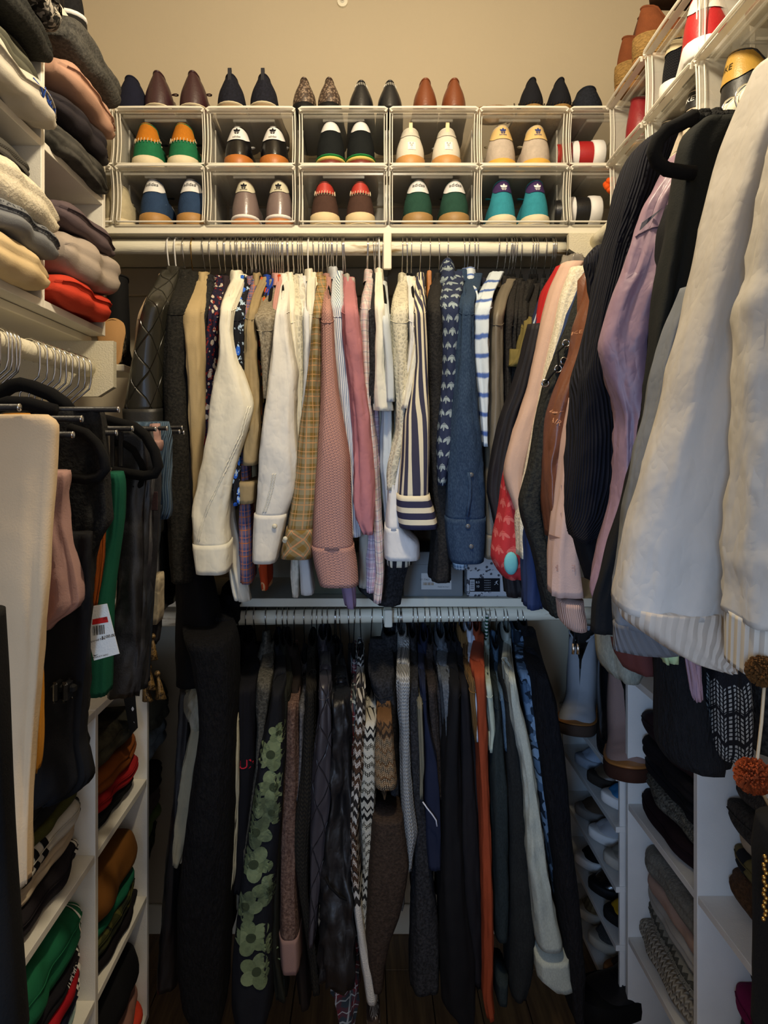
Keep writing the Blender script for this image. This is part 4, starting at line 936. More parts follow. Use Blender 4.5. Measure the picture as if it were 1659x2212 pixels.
for i, hk in enumerate((1176, 1190, 1197)):
    G('dark garment %s behind the striped jersey' % ('one', 'two', 'three')[i], ('charcoal cardigan', 'black cardigan', 'dark brown cardigan')[i]+' at the right end of the upper rod', hk, '612:%d-%d 700:%d-%d 850:%d-%d 1100:%d-%d' % (1166+i*14, 1184+i*14, 1150+i*16, 1172+i*16, 1150+i*16, 1170+i*16, 1140+i*16, 1160+i*16), blackw, Yn=1.68, cat='cardigan', name='cardigan', hem=1.28)
for hk in (487, 502, 516, 535, 548, 551, 562, 582, 592, 600, 611, 622, 634, 650, 699, 717, 740, 742, 794, 816, 878, 1101, 1113, 1153, 1193, 1221):
    spare(hk, 'U')
# ---- right hand rod: garments face the camera, inner sleeves toward the aisle
def GR(short, desc, Y, rows, m, b=.028, cat='sweater', name='sweater', cuff=None, cuffm=None, amp=.006, body=True, hem=1.35, crease=1.0, hang=True, bodyx=None, top=1.955, kind='velvet', pw=2.7, yb=.012):
    NG[0] += 1; sd = NG[0]*1.91; R = rows_of(rows)
    t = thing(name, desc, cat, (.60, Y, 1.94))
    R1 = [r for r in R if not cuff or r[0] <= cuff]
    v, f, uv = cloth(R1, lambda py: Y, b, seed=sd, amp=amp, crease=crease, step=13, n=28, pw=pw); sl = mk('sleeve', v, f, m, t, uv)
    if cuff:
        R2 = [r for r in R if r[0] >= cuff]; R2 = [(R2[0][0]-6, R2[0][1]-1, R2[0][2]+1)]+R2
        v, f, uv = cloth(R2, lambda py: Y, b, seed=sd, amp=amp*.4, crease=.4, step=8, n=28, grow=.001); mk('cuff', v, f, cuffm or m, t, uv)
    if body:
        mid = resample(R, 60); mid = mid[8:40]; xi = bodyx if bodyx is not None else (sum((r[1]+r[2])/2 for r in mid)/len(mid)-VX)/F*Y+.01
        sheet('body', lambda x: Y+yb, lambda z: .60-max(.05, (.60-xi)*smooth((top-z)/.15)), lambda z: .60+max(.05, .24*smooth((top-z)/.15)), top, hem, .009, m, t, sd, axis='X', amp=.009)
        rr = []
        for i in range(10):
            z = top-.13-.5*i/9; c = Vector((.86, Y, z)); rr.append([c+Vector((.045*math.cos(-2*PI*k_/10), .022*math.sin(-2*PI*k_/10), 0)) for k_ in range(10)])
        v, f, _ = loft(rr); mk('sleeve', v, f, m, t, [(p[0], p[2]) for p in v])
        rr = []
        for i, (gz, gr) in enumerate(((-.03, 1.15), (0, 1), (.012, .97), (.006, 1.15), (-.014, 1.3))):
            rr.append([Vector((.60+math.cos(-2*PI*k_/16)*.06*gr, Y+math.sin(-2*PI*k_/16)*.018*gr, top+gz)) for k_ in range(16)])
        v, f, _ = loft(rr, cap0=False, cap1=False); mk('collar', v, f, m, t, [(p[0], p[2]) for p in v])
    if hang: make_hanger(.60, 2.045, kind, 'velvet hanger on the right rod holding the '+short, Yc=Y, axis='X', group='hangers on the right rod')
    return t, sl
GR('blue striped jersey', 'pale blue white and navy striped jersey right of the olive shirt', 1.575, '590:1196-1226 640:1166-1200 700:1146-1176 770:1128-1156 830:1116-1140 862:1112-1134', mat('stripe', '2c3350', 'b4cbe0', p=.03, q=.4), cat='jersey', name='jersey', hem=1.5, bodyx=.46)
GR('red track top', 'bright red track top between the striped jersey and the peach sweatshirt', 1.545, '574:1205-1245 630:1174-1206 690:1160-1184 760:1150-1172 830:1142-1160 900:1134-1150', PL('b02426'), cat='jacket', name='track_jacket', hem=1.4, bodyx=.46)
GR('black piped jacket', 'black satin jacket with thin white piping across the sleeve', 1.52, '700:1142-1166 780:1122-1152 850:1102-1140 900:1082-1118 960:1068-1108 1020:1056-1104 1060:1053-1100 1120:1066-1100 1200:1084-1110 1282:1092-1128', PL('232124', rough=.6), cat='jacket', name='jacket', hem=1.25, bodyx=.46)
pt = REG[[o for o in REG if o.name.startswith('sleeve')][-2]]
t, s = GR('red leaf print sleeve', 'red puffy windbreaker printed with pink three-leaf motifs and an aqua lining', 1.475, '1000:1092-1110 1060:1084-1112 1110:1076-1117 1160:1066-1122 1200:1061-1126 1225:1072-1127 1243:1086-1124', mat('leaf', 'b83438', 'cc6660', p=.032), cat='jacket', name='windbreaker', hem=1.3, b=.035, bodyx=.42)
B().ball(P(1104, 1217, 1.43), .02, 12, 8, (.75, .35, 1.2)).mk('lining', PL('6fb8bd'), t, smooth=True)
GR('peach sweatshirt', 'peach pink sweatshirt with pointed elbow left of the cream fleece', 1.44, '568:1215-1258 620:1190-1228 680:1174-1212 760:1156-1196 850:1136-1172 930:1108-1150 985:1092-1136 1020:1087-1128 1050:1093-1126 1085:1106-1124 1115:1114-1122', PL('c9a996'), b=.032, amp=.004)
GR('cream fleece', 'cream fleece pullover in a narrow strip beside the peach sweatshirt', 1.40, '578:1232-1272 640:1208-1244 740:1188-1218 850:1164-1198 950:1146-1176 1050:1128-1152 1120:1116-1140 1200:1118-1134', WO('cfc4aa', 'e6dec8'), amp=.004, bodyx=.48)
GR('navy sweatshirt', 'navy blue sweatshirt right of the cream fleece, its long hem hanging low', 1.37, '588:1262-1290 680:1226-1256 780:1196-1222 900:1176-1198 1050:1152-1168 1150:1128-1170 1240:1132-1172 1308:1133-1168', PL('2b3a60'), hem=1.2, bodyx=.50)
t, s = GR('black laced denim jacket', 'black washed denim jacket with metal eyelets and laces on the sleeve', 1.32, '600:1262-1302 660:1240-1280 740:1212-1256 830:1180-1206 900:1162-1189 980:1150-1178 1040:1134-1174 1085:1121-1172 1120:1128-1174 1180:1148-1184 1260:1166-1196 1322:1184-1204', WO('1e1f1f', '33342f'), cat='jacket', name='jacket', b=.032, bodyx=.52)
for px, py in ((1223, 742), (1219, 780), (1206, 797), (1178, 828)):
    p = P(px, py, 1.284); B().tube([p+Vector((.0065*math.cos(a*PI/6), 0, .0065*math.sin(a*PI/6))) for a in range(12)], .0017, 6, closed=True).mk('eyelet', CHROME, t, smooth=True)
B().tube([P(1223, 742, 1.281), P(1205, 760, 1.277), P(1206, 797, 1.281), P(1195, 805, 1.277), P(1178, 828, 1.281)], .002, 6).mk('lace', blackp, t, smooth=True)
t, s = GR('copper hoodie', 'shimmering copper brown hoodie printed with a tick and three letters', 1.255, '600:1268-1310 640:1262-1306 700:1246-1300 770:1232-1290 840:1202-1262 900:1182-1246 940:1177-1230 1000:1174-1206 1080:1176-1200 1160:1186-1204', mat('leather', '6e4029', rough=.4), b=.03)
cop = PL('c08a68')
decal('tick_emblem', xf(SW, rot=.0), .017, cop, t, [s], P(1218, 886, 1.19), (1, 0, -.25), (.25, 0, 1), (0, 1, 0))
decal('lettering', textmesh('AIR'), .013, cop, t, [s], P(1212, 908, 1.19), (1, 0, -.6), (.6, 0, 1), (0, 1, 0))
decal('lettering', textmesh('NIKE'), .009, cop, t, [s], P(1262, 705, 1.19), (1, 0, -.2), (.2, 0, 1), (0, 1, 0))
t, s = GR('pink fleece hoodie', 'pale pink fleece hoodie with embossed letters and long ribbed cuff', 1.20, '860:1236-1262 950:1220-1256 1040:1210-1250 1130:1194-1246 1200:1188-1246 1280:1186-1254 1300:1204-1256 1340:1208-1264 1352:1222-1262', PL('c9aa9e'), cuff=1290, cuffm=mat('rib', 'c4a396', p=.0045), b=.032, amp=.004, bodyx=.50, top=1.90)
pk = PL('b59084')
for px, py in ((1210, 1055), (1209, 1115), (1207, 1170), (1210, 1232), (1245, 1232)): decal('embossed_letter', textmesh('F'), .016, pk, t, [s], P(px, py, 1.15), (-1, 0, 0), (0, 0, 1), (0, 1, 0))
for px in (1242, 1252): b_ = B().tube([P(px, 1345, 1.19), P(px-1, 1375, 1.19), P(px-3, 1392, 1.19)], .0021, 6); b_.mk('drawstring', blackp, t, smooth=True); B().tube([P(px-3, 1390, 1.19), P(px-4, 1413, 1.19)], .0027, 8).mk('drawstring_tip', CHROME, t, smooth=True)
navc = mat('cord', '12131c', '3c3e4a', p=.0052)
GR('navy corduroy shirt', 'dark navy corduroy shirt with bent sleeve, right of the pink hoodie', 1.03, '298:1398-1452 320:1372-1446 360:1348-1432 410:1332-1420 470:1318-1400 540:1304-1370 620:1286-1350 700:1272-1330 780:1252-1318 820:1238-1320 860:1236-1328 930:1232-1332 1000:1226-1330 1060:1222-1324 1110:1224-1316 1150:1230-1290 1162:1236-1262', navc, cat='shirt', name='shirt', b=.045, amp=.006, hem=1.32, bodyx=.40)
GR('navy corduroy overshirt', 'dark navy corduroy overshirt with turned up collar behind the bent sleeve shirt', 1.12, '530:1290-1340 560:1262-1346 600:1276-1340 660:1290-1330 760:1270-1316 900:1262-1310 1050:1252-1300', mat('cord', '171822', '454855', p=.006), cat='shirt', name='shirt', b=.03, hem=1.3)
GR('black sweatpants top', 'plain black sweatshirt hanging below the navy corduroy cuff', 1.08, '900:1262-1330 1050:1250-1330 1150:1238-1322 1200:1250-1318 1248:1268-1312', blackp, b=.03, hem=1.2, bodyx=.45)
lav = PL('8f7884', rough=.5)
t, s = GR('lavender windbreaker', 'dusty lavender windbreaker with a grey tick on its shoulder', .93, '330:1462-1490 400:1424-1480 440:1397-1470 480:1384-1464 540:1366-1448 600:1346-1430 660:1322-1416 720:1302-1406 750:1296-1402 800:1308-1400 860:1326-1398 900:1338-1394 950:1336-1390 1020:1335-1388 1080:1331-1384 1130:1318-1376 1180:1304-1368 1240:1290-1362 1292:1280-1358 1308:1296-1346', mat('crisp', '94798a', rough=.45), cat='jacket', name='windbreaker', b=.028, amp=.007, crease=1.2, bodyx=.46)
decal('tick_emblem', SW, .044, PL('4a4a55'), t, [s], P(1421, 451, .86), (1, 0, .28), (-.28, 0, 1), (0, 1, 0), lift=.0065)
seamline(t, s, [(1374, 512), (1390, 498), (1412, 490), (1432, 487)], .90, PL('6f5c68'), r=.0012, wave=.0003)
o = make_hanger(.60, 2.045, 'velvet', 'black velvet hanger whose rounded end curls out beside the black sweatshirt', Yc=.815, axis='X', group='hangers on the right rod')
pts = [(1500, 250), (1470, 268), (1440, 282), (1420, 305), (1412, 330), (1420, 352), (1440, 366), (1475, 372), (1500, 374)]
B().tube([P(a, b_, .815) for a, b_ in pts], .0085, 10).mk('velvet_loop', VELVET, o, smooth=True)
GR('black brushed sweatshirt', 'black brushed sweatshirt in the middle of the right rod', .845, '262:1510-1640 285:1480-1640 330:1466-1600 400:1460-1570 500:1446-1530 600:1428-1500 700:1412-1480 800:1402-1466 900:1394-1446 1000:1384-1430 1150:1360-1400 1270:1340-1380', PL('1c1e1c'), b=.026, bodyx=.46, top=1.93, hem=1.25)
GR('black ribbed sweater', 'second black sweater between the lavender and the brushed sweatshirt', .89, '440:1446-1480 500:1424-1466 600:1416-1456 700:1404-1440 800:1400-1430 950:1380-1420 1100:1340-1390 1200:1310-1370 1290:1284-1350 1362:1280-1330', PL('141517'), b=.018, bodyx=.46, hem=1.27, amp=.004)
o = thing('fuzzy_scarf', 'black shaggy knit collar on the hanger above the brushed sweatshirt', 'scarf', P(1540, 262, .85))
b = B(); random.seed(12)
for i in range(60):
    p = P(1490+random.random()*120, 266-random.random()*18, .84+.02*random.random()); b.ball(p, .006+.004*random.random(), 6, 4)
b.mk('boucle', mat('fur', '161616'), o, smooth=True)
GR('grey sheer windbreaker', 'grey windbreaker showing as a thin edge beyond the white jacket', .80, '620:1480-1530 700:1448-1510 800:1420-1480 900:1402-1460 1000:1380-1450 1100:1360-1440 1200:1340-1440 1290:1328-1440 1350:1326-1490 1402:1326-1512', mat('crisp', '70747a'), cat='jacket', name='windbreaker', cuff=1350, cuffm=mat('rib', '67676a', p=.008), b=.022, bodyx=.46, hem=1.35, top=1.9)
wj = mat('crisp', 'bab4ab', rough=.6)
t, s = GR('white nylon jacket', 'large off-white nylon windbreaker with elastic cuff nearest the aisle on the right', .71, '120:1660-1790 200:1625-1780 300:1590-1760 400:1560-1740 500:1534-1720 600:1508-1700 700:1480-1690 800:1452-1670 900:1430-1630 1000:1400-1606 1100:1370-1602 1150:1354-1602 1200:1346-1596 1260:1338-1580 1308:1333-1540', wj, cat='jacket', name='windbreaker', b=.048, amp=.006, crease=.9, body=True, bodyx=.56, top=1.87, hem=1.3)
v, f, uv = cloth(rows_of('1296:1334-1556 1330:1340-1552 1345:1360-1556 1372:1400-1558 1400:1450-1556 1412:1500-1554'), lambda py: .71, .050, seed=5, amp=.005, step=6, n=34); mk('elastic_cuff', v, f, mat('rib', 'bfb3a4', p=.010), t, uv)
GR('second white jacket', 'white cotton jacket at the far right edge, nearest the camera', .60, '250:1700-1800 420:1668-1790 600:1640-1790 650:1615-1770 760:1612-1770 900:1606-1770 1000:1598-1760 1100:1592-1750 1200:1586-1750 1330:1584-1740 1438:1584-1735', C('b9b4ab'), cat='jacket', name='jacket', b=.040, amp=.006, body=True, bodyx=.46, top=1.9, cuff=1330, cuffm=mat('rib', 'c4bdb0', p=.008), hang=True, crease=1.8)
# things below the white jackets
GR('black fuzzy cardigan', 'black fuzzy cardigan with long wide hem below the white jacket', .84, '1350:1420-1500 1450:1420-1510 1520:1424-1530 1590:1424-1560 1622:1430-1572 1632:1440-1560', mat('fur', '121214'), body=False, hang=False, b=.04)
GR('mauve strap', 'mauve pink satin sash hanging between the black cardigan and the patterned knit', .80, '1380:1470-1500 1450:1484-1508 1509:1494-1513', PL('a08088'), cat='sash', name='sash', body=False, hang=False, b=.006)
GR('black and white patterned knit', 'black knit sweater with white net and star pattern', .82, '1330:1540-1600 1400:1520-1600 1470:1510-1602 1550:1515-1604 1600:1520-1606 1610:1530-1604', mat('isle', '16161a', '16161a', '9a9a96', p=.022, q=9), body=False, hang=False, b=.04)
GR('black tweed cardigan', 'black tweed cardigan in the far right behind the pompom string', .90, '1380:1600-1700 1500:1602-1700 1600:1604-1700', WO('1a1a1c', '3a3a38'), cat='cardigan', name='cardigan', body=False, hang=False, b=.04)
GR('washed denim cuff', 'faded grey denim jacket whose cuff shows below the lavender windbreaker', .96, '1340:1298-1380 1400:1300-1384 1440:1306-1386 1452:1318-1370', mat('denim', '75766c', '9a9a8a'), cat='jacket', name='denim_jacket', body=False, hang=False, b=.035)
GR('rust velvet sleeve', 'dark rust velvet sleeve peeking under the grey windbreaker', .92, '1385:1334-1420 1420:1338-1424 1440:1350-1424', PL('5b302c'), body=False, hang=False, b=.03)
GR('light green trim', 'light green edged windbreaker hem under the white jacket', .80, '1350:1400-1450 1400:1420-1450 1420:1425-1446', PL('a5b588'), cat='jacket', name='windbreaker', body=False, hang=False, b=.02)
# ---- lower rod, left to right
def L(short, desc, hook, rows, m, **k_):
    k_.setdefault('Yn', 1.63); return G(short, desc, hook, rows, m, lvl='L', **k_)
G('long black gown', 'very long black gown hanging behind the leather jacket down to the floor zone', 408, '640:396-420 800:396-430 1000:394-440 1240:390-450 1400:388-490 1460:390-480', PL('0d0d11'), Yn=1.66, cat='dress', name='gown', hem=.5, hang=False, collar=False, b=.07)
L('clear garment bag', 'cream gown in a crumpled clear plastic cover at the left end of the lower rod', 452, '1400:440-462 1460:424-462 1500:415-461 1560:420-456 1640:402-438 1720:394-428 1800:383-418 1840:384-400', C('a39a80'), cat='gown', name='garment_bag', Yn=1.66, amp=.007, crease=2)
p = B(); v, f, uv = cloth(rows_of('1490:412-462 1530:408-464 1550:424-462'), 1.62, .05, seed=8, amp=.014, crease=4, step=6); mk('plastic_cover', v, f, mat('plastic', 'bcb8a4', rough=.15, q=.35), [o for o in REG if o.parent and o.parent.name.startswith('garment_bag')][0].parent, uv)
L('black satin dress', 'black satin dress left of the plastic covered gown', 424, '1400:400-430 1550:394-424 1700:384-410 1850:366-398 2000:352-392 2100:345-392', PL('101014', rough=.5), cat='dress', name='dress', Yn=1.70, b=.06, hang=True)
L('black fur coat', 'huge black faux fur coat hanging nearly to the floor on the left', 500, '1290:396-494 1340:398-500 1400:420-512 1480:436-514 1560:440-512 1640:428-508 1740:412-506 1850:398-502 1950:392-498 2060:392-494 2130:400-492 2168:425-488', mat('fur', '0b0b0d', '17171b'), cat='coat', name='fur_coat', Yn=1.56, b=.08, hem=.25)
L('white cotton jacket', 'white cotton jacket seen as a thin strip beside the black fur coat', 517, '1452:510-515 1500:508-519 1540:505-522 1600:508-523 1700:504-521 1800:500-517 1880:499-512 1912:499-504', C('b7b29a'), cat='jacket', name='jacket', Yn=1.60, b=.03)
t, s = L('black sweatshirt with red letters', 'black sweatshirt with red embroidered letters on the sleeve', 534, '1396:524-556 1460:520-556 1560:520-556 1660:520-556 1760:516-548 1850:512-540 1900:510-530', PL('111116'), cat='sweatshirt', name='sweatshirt', Yn=1.63)
decal('embroidered_letters', textmesh('UX'), .030, PL('c92a3a'), t, [s], P(531, 1666, 1.55), (1, 0, 0), (0, 0, 1), (0, 1, 0))
L('grey melange hoodie', 'grey melange wool hoodie with a bulky hood left of the flowered coat', 576, '1388:576-592 1430:564-590 1480:557-590 1515:556-584 1560:560-576 1640:556-570 1720:546-562 1800:534-548 1850:530-540', WO('3c3b36', '66645c'), cat='hoodie', name='hoodie', Yn=1.62, hood=True)
fl_m = PL('17191f')
t, s = L('green flowered coat', 'black parka with large pale green flowers reaching the floor', 599, '1400:600-616 1480:592-616 1540:582-618 1600:566-618 1680:554-614 1760:542-610 1850:526-602 1950:516-594 2040:508-592 2110:504-594 2160:506-590 2192:514-578', fl_m, cat='coat', name='parka', Yn=1.57, b=.06, hem=.3, amp=.004)
# individual flowers raised on the parka sleeve
def flower(px, py, r, off):
    pr = []
    for i in range(5): a = i*2*PI/5+off; pr.append(ellp(.62*math.cos(a), .62*math.sin(a), .52, .45, a, 16))
    return pr
for i, (px, py, r) in enumerate(((583, 1635, .036), (590, 1705, .036), (548, 1740, .030), (552, 1800, .036), (585, 1760, .028), (547, 1870, .040), (580, 1935, .036), (528, 1965, .036), (540, 2035, .040), (552, 2110, .038), (585, 2060, .022), (600, 1590, .022))):
    tm2 = mat('tiedye', '6c7a58', '4a5540'); d_, tm_ = flower(px, py, r, i*.7), mat('tiedye', '7d8b66', '56624a')
    try:
        for q_, e_ in enumerate(d_): decal('flower_petal', e_, r*.92, tm_ if q_ % 2 else tm2, t, [s], P(px, py, 1.50), (1, 0, 0), (0, 0, 1), (0, 1, 0), lift=.0016+.0002*q_)
        decal('flower_centre', ellp(0, 0, .30, .30, 0), r*.92, PL('39432f'), t, [s], P(px, py, 1.50), (1, 0, 0), (0, 0, 1), (0, 1, 0), lift=.0026)
    except Exception as e: print('flower', e)
specs = [
 ('dark olive coat', 'dark olive coat right of the flowered parka', 612, '1400:612-624 1500:618-628 1620:604-622 1750:596-612 1900:590-606 2030:588-606 2125:602-624', PL('1e1f19'), 1.60, 'coat', {}),
 ('brown marl sweatshirt', 'brown marl fleece sweatshirt with dusty pink cuff', 637, '1430:626-648 1480:622-648 1560:620-646 1660:614-650 1760:610-650 1860:608-646 1950:607-648 1998:607-649 2040:610-650 2066:612-650', WO('4f3a32', '7a6256'), 1.60, 'sweatshirt', dict(cuff=1998, cuffm=PL('8d7068'))),
 ('grey marl cardigan', 'grey marl cardigan right of the brown marl sweatshirt', 658, '1440:650-664 1520:648-662 1600:648-660 1700:640-654', WO('46464a', '6c6c70'), 1.62, 'cardigan', {}),
 ('brown knit coat', 'dark brown wool coat, first of the dark coats right of the grey marl cardigan', 622, '1400:630-644 1600:640-660 1750:650-668 1900:628-656 2050:640-668 2140:650-674', PL('231c18'), 1.66, 'coat', {}),
 ('checked brown coat', 'brown houndstooth coat with flared sleeve', 675, '1400:664-680 1500:662-684 1600:656-682 1700:644-680 1790:630-672 1900:648-670 2050:668-690 2110:672-694', mat('knit', '2a2722', p=.010), 1.61, 'coat', {}),
 ('slate quilted coat', 'slate quilted coat with long diamond stitched sleeve', 697, '1388:692-712 1440:690-714 1530:690-716 1600:680-718 1700:674-716 1800:672-704 1900:672-694 2010:668-682', mat('quilt', '35333a', rough=.4, p=.06), 1.59, 'coat', {}),
 ('black puffer', 'black puffer jacket with stitched pocket', 724, '1420:714-742 1500:716-752 1600:712-758 1700:710-760 1790:700-762 1880:694-764 1960:692-766 2040:688-768 2088:690-766', mat('crisp', '141417', rough=.45), 1.60, 'jacket', dict(amp=.010, crease=2.5, b=.06)),
 ('black down vest', 'black down vest left of the black puffer', 708, '1392:708-722 1500:706-722 1650:716-730 1800:700-716', PL('151518'), 1.66, 'vest', {}),
 ('tartan flannel shirt', 'blue red and white tartan flannel shirt with its tail at the floor', 766, '1430:762-772 1500:758-772 1560:752-770 1640:746-768 1700:752-770 1860:740-770 2060:722-776 2110:718-776 2160:730-774 2205:738-764', mat('plaid', '39434a', '6b2d33', 'a9b0b0', p=.045), 1.64, 'shirt', dict(amp=.009, crease=2)),
 ('white nordic cardigan', 'white and brown nordic knit cardigan with very long white sleeve', 778, '1424:772-784 1480:770-788 1560:768-788 1640:762-786 1700:760-778 1780:757-772 1860:759-776 1950:766-784 2010:774-793 2070:782-808 2130:790-816 2178:793-818 2205:795-820', mat('isle', 'c4bfb6', '2a2624', '6b4426', p=.024, q=.47), 1.575, 'cardigan', dict(cuff=2176, cuffm=mat('isle', 'b3aba0', '3c302a', '5a463a', p=.014))),
 ('black nordic sweater', 'black and white nordic patterned sweater left of the brown one', 803, '1470:794-810 1530:788-812 1600:778-812 1680:774-812 1760:778-810 1850:784-806 1940:776-794 2000:772-792 2014:774-790', mat('isle', '1d1c1b', 'b8b3a5', 'c4bda8', p=.02, q=9), 1.60, 'sweater', {}),
 ('brown nordic sweater', 'brown and cream nordic patterned sweater with dark brown sleeve', 826, '1466:822-840 1520:816-842 1600:812-848 1680:808-858 1750:806-868 1800:802-876 1850:798-882 1900:795-876 1960:793-862 2010:792-842 2060:796-830 2106:804-826', mat('isle', '3a2c20', '6e4f32', 'b09a7a', p=.02, q=9), 1.57, 'sweater', dict(cuff=1745, cuffm=mat('wool', '2c221b', '40332a'))),
 ('black wool coat below', 'black wool coat in the shadow behind the nordic sweaters', 845, '1380:800-846 1450:796-850 1600:842-862 1800:840-862', blackw, 1.68, 'coat', dict(b=.06)),
 ('grey basket knit', 'light grey basket weave cardigan with curved edge', 867, '1378:862-884 1430:856-884 1500:858-882 1560:864-882 1650:866-886 1720:868-892 1775:872-900 1820:876-892 1850:879-886', mat('knit', '8e8e8e', 'b8b8b4', p=.008), 1.60, 'cardigan', {}),
 ('black cardigan', 'plain black cardigan right of the grey basket weave', 891, '1384:882-898 1500:880-904 1700:886-912 1850:890-930 2000:886-946 2105:884-946', blackw, 1.63, 'cardigan', dict(b=.06)),
 ('tan cord shirt', 'muted tan shirt in a thin strip left of the navy piped jacket', 901, '1425:896-904 1480:898-908 1560:900-912 1640:904-914 1700:906-910', PL('6a6656'), 1.60, 'shirt', {}),
 ('navy piped jacket', 'navy track jacket with a curved white piping line', 916, '1390:902-916 1450:904-918 1530:910-920 1620:912-942 1700:912-948 1780:914-950 1850:922-950', PL('191f33'), 1.61, 'jacket', {}),
 ('brown herringbone blazer', 'dark brown herringbone blazer right of the navy piped jacket', 927, '1398:918-934 1450:919-938 1530:924-944 1620:930-950 1700:940-952', WO('26211f', '3d3532'), 1.64, 'blazer', {}),
 ('second herringbone blazer', 'charcoal herringbone blazer left of the grey hoodie', 942, '1400:932-946 1460:936-952 1560:942-954 1680:948-956', WO('1f1e20', '353438'), 1.66, 'blazer', {}),
 ('grey hoodie', 'slate grey hoodie with rounded top between dark blazers', 950, '1384:946-966 1420:944-968 1480:950-968 1540:956-968 1590:960-966', WO('454a50', '5d646c'), 1.62, 'hoodie', {}),
 ('long black coat', 'long black coat reaching lowest in the middle right', 967, '1390:968-984 1460:966-990 1600:952-990 1750:948-992 1900:946-1000 2050:948-1022 2140:952-1026 2186:1000-1018', PL('111114'), 1.61, 'coat', dict(b=.06, hem=.25)),
 ('black velvet jacket', 'black velvet jacket right of the long black coat', 977, '1392:984-998 1500:986-1010 1650:988-1020 1800:988-1030 1950:1000-1036 2080:1010-1038', PL('17161a'), 1.63, 'jacket', dict(b=.06)),
 ('black crepe dress', 'black crepe dress left of the tan corduroy shirt', 989, '1392:996-1008 1500:1004-1020 1650:1014-1032 1850:1024-1036 2100:1022-1036', PL('151317'), 1.65, 'dress', {}),
 ('tan corduroy shirt', 'tan corduroy shirt with bent collar left of the white shirt', 998, '1370:999-1016 1410:1002-1018 1480:1008-1020 1550:1016-1026 1580:1020-1026', mat('cord', '7d5c34', 'a8834f', p=.006), 1.61, 'shirt', {}),
 ('white poplin shirt', 'white poplin shirt in a thin strip left of the rust sweater', 1012, '1368:1014-1026 1410:1014-1024 1480:1018-1028 1540:1024-1032 1580:1026-1030', C('b4bccb'), 1.61, 'shirt', {}),
 ('rust sweater', 'rust orange sweater with a very long slim sleeve', 1028, '1368:1028-1044 1400:1020-1042 1440:1016-1042 1490:1022-1044 1562:1025-1048 1640:1030-1050 1760:1034-1056 1880:1036-1060 1980:1038-1062 2080:1039-1062 2120:1036-1062 2164:1044-1066', PL('8a3c22'), 1.585, 'sweater', {}),
 ('mint denim shirt', 'pale mint denim shirt on a striped padded hanger', 1047, '1388:1040-1056 1440:1038-1052 1500:1044-1058 1560:1050-1062 1600:1050-1054', C('a3ad9f'), 1.60, 'shirt', {}),
 ('dark denim jacket below', 'dark green-black denim jacket right of the rust sweater', 1055, '1408:1054-1066 1470:1060-1070 1530:1062-1078 1600:1054-1082 1700:1056-1088 1850:1062-1092 2000:1064-1092 2090:1066-1091 2132:1068-1090', mat('denim', '1c2426', '303b3e'), 1.60, 'jacket', dict(cuff=2088)),
 ('blue jean jacket', 'mid blue jean jacket in a thin strip between dark denim jackets', 1068, '1408:1064-1074 1460:1068-1078 1520:1074-1084 1600:1084-1088', mat('denim', '3d5266', '6a8296'), 1.62, 'jacket', {}),
 ('black denim jacket', 'black denim jacket left of the pale bleached denim', 1085, '1390:1078-1092 1480:1082-1100 1560:1084-1112 1700:1088-1124 1850:1090-1142 2000:1092-1150 2090:1092-1140 2118:1098-1128', mat('denim', '1a1c1d', '2c3030'), 1.62, 'jacket', dict(b=.06)),
 ('bleached denim jacket', 'pale bleached denim jacket whose sleeve flares to a stitched cuff at lower right', 1093, '1374:1090-1102 1440:1092-1104 1500:1096-1114 1560:1104-1130 1600:1114-1138 1680:1124-1152 1760:1128-1162 1840:1132-1174 1900:1142-1184 1960:1148-1196 2020:1154-1210 2048:1154-1221 2085:1156-1226 2106:1186-1230', mat('denim', '9ca29a', 'bcc1b8'), 1.565, 'jacket', dict(cuff=2046, amp=.006)),
 ('blue camouflage jacket', 'blue and navy camouflage jacket right of the bleached denim', 1114, '1368:1112-1132 1420:1116-1134 1500:1128-1148 1600:1140-1164 1700:1154-1182 1800:1170-1196 1900:1188-1208 1960:1200-1212', mat('camo', '1c2836', '47607c', '6c86a2', q=34), 1.61, 'jacket', {}),
 ('black teddy coat', 'black teddy coat at the right end of the lower rod', 1126, '1358:1134-1154 1420:1138-1166 1500:1146-1192 1600:1158-1208 1750:1176-1222 1900:1194-1238 2050:1214-1250 2160:1226-1246', mat('fur', '0f0f13', '1b1b20'), 1.58, 'coat', dict(b=.07, hem=.35)),
]
LT = {}
for sh, de, hk, rw, mm, yn, ct, kw in specs:
    kw = dict(kw); kw.setdefault('cat', ct); kw.setdefault('name', ct)
    LT[sh] = L(sh, de, hk, rw, mm, Yn=yn, **kw)
B().tube([P(913, 1732, 1.555), P(922, 1745, 1.55), P(934, 1760, 1.55), P(942, 1772, 1.55), P(944, 1785, 1.55)], .0016, 6).mk('piping', PL('c9ccd6'), LT['navy piped jacket'][0], smooth=True)
p1 = LT['black puffer'][0]; B().tube([P(702, 1895, 1.535), P(712, 1915, 1.53), P(735, 1938, 1.53), P(760, 1948, 1.535)], .003, 6).mk('pocket_seam', PL('0c0c0e'), p1, smooth=True)
for hk in (551, 685, 726, 734, 753, 859, 864, 1038):
    spare(hk, 'L')
o = [q for q in COL.objects if q.get('label', '').endswith('holding the mint denim shirt')][0]; o['label'] = 'padded hanger with green and white striped hook holding the mint denim shirt'
hx = (1047-VX)/F*RY
g = B(); w_ = B()
for i in range(18):
    z = RZ2+.012-.090*i/18; (g if i % 2 else w_).tube([(hx, RY-.030+.02*(i/18), z), (hx+.002, RY-.030+.02*((i+1)/18), z-.005)], .0042, 8)
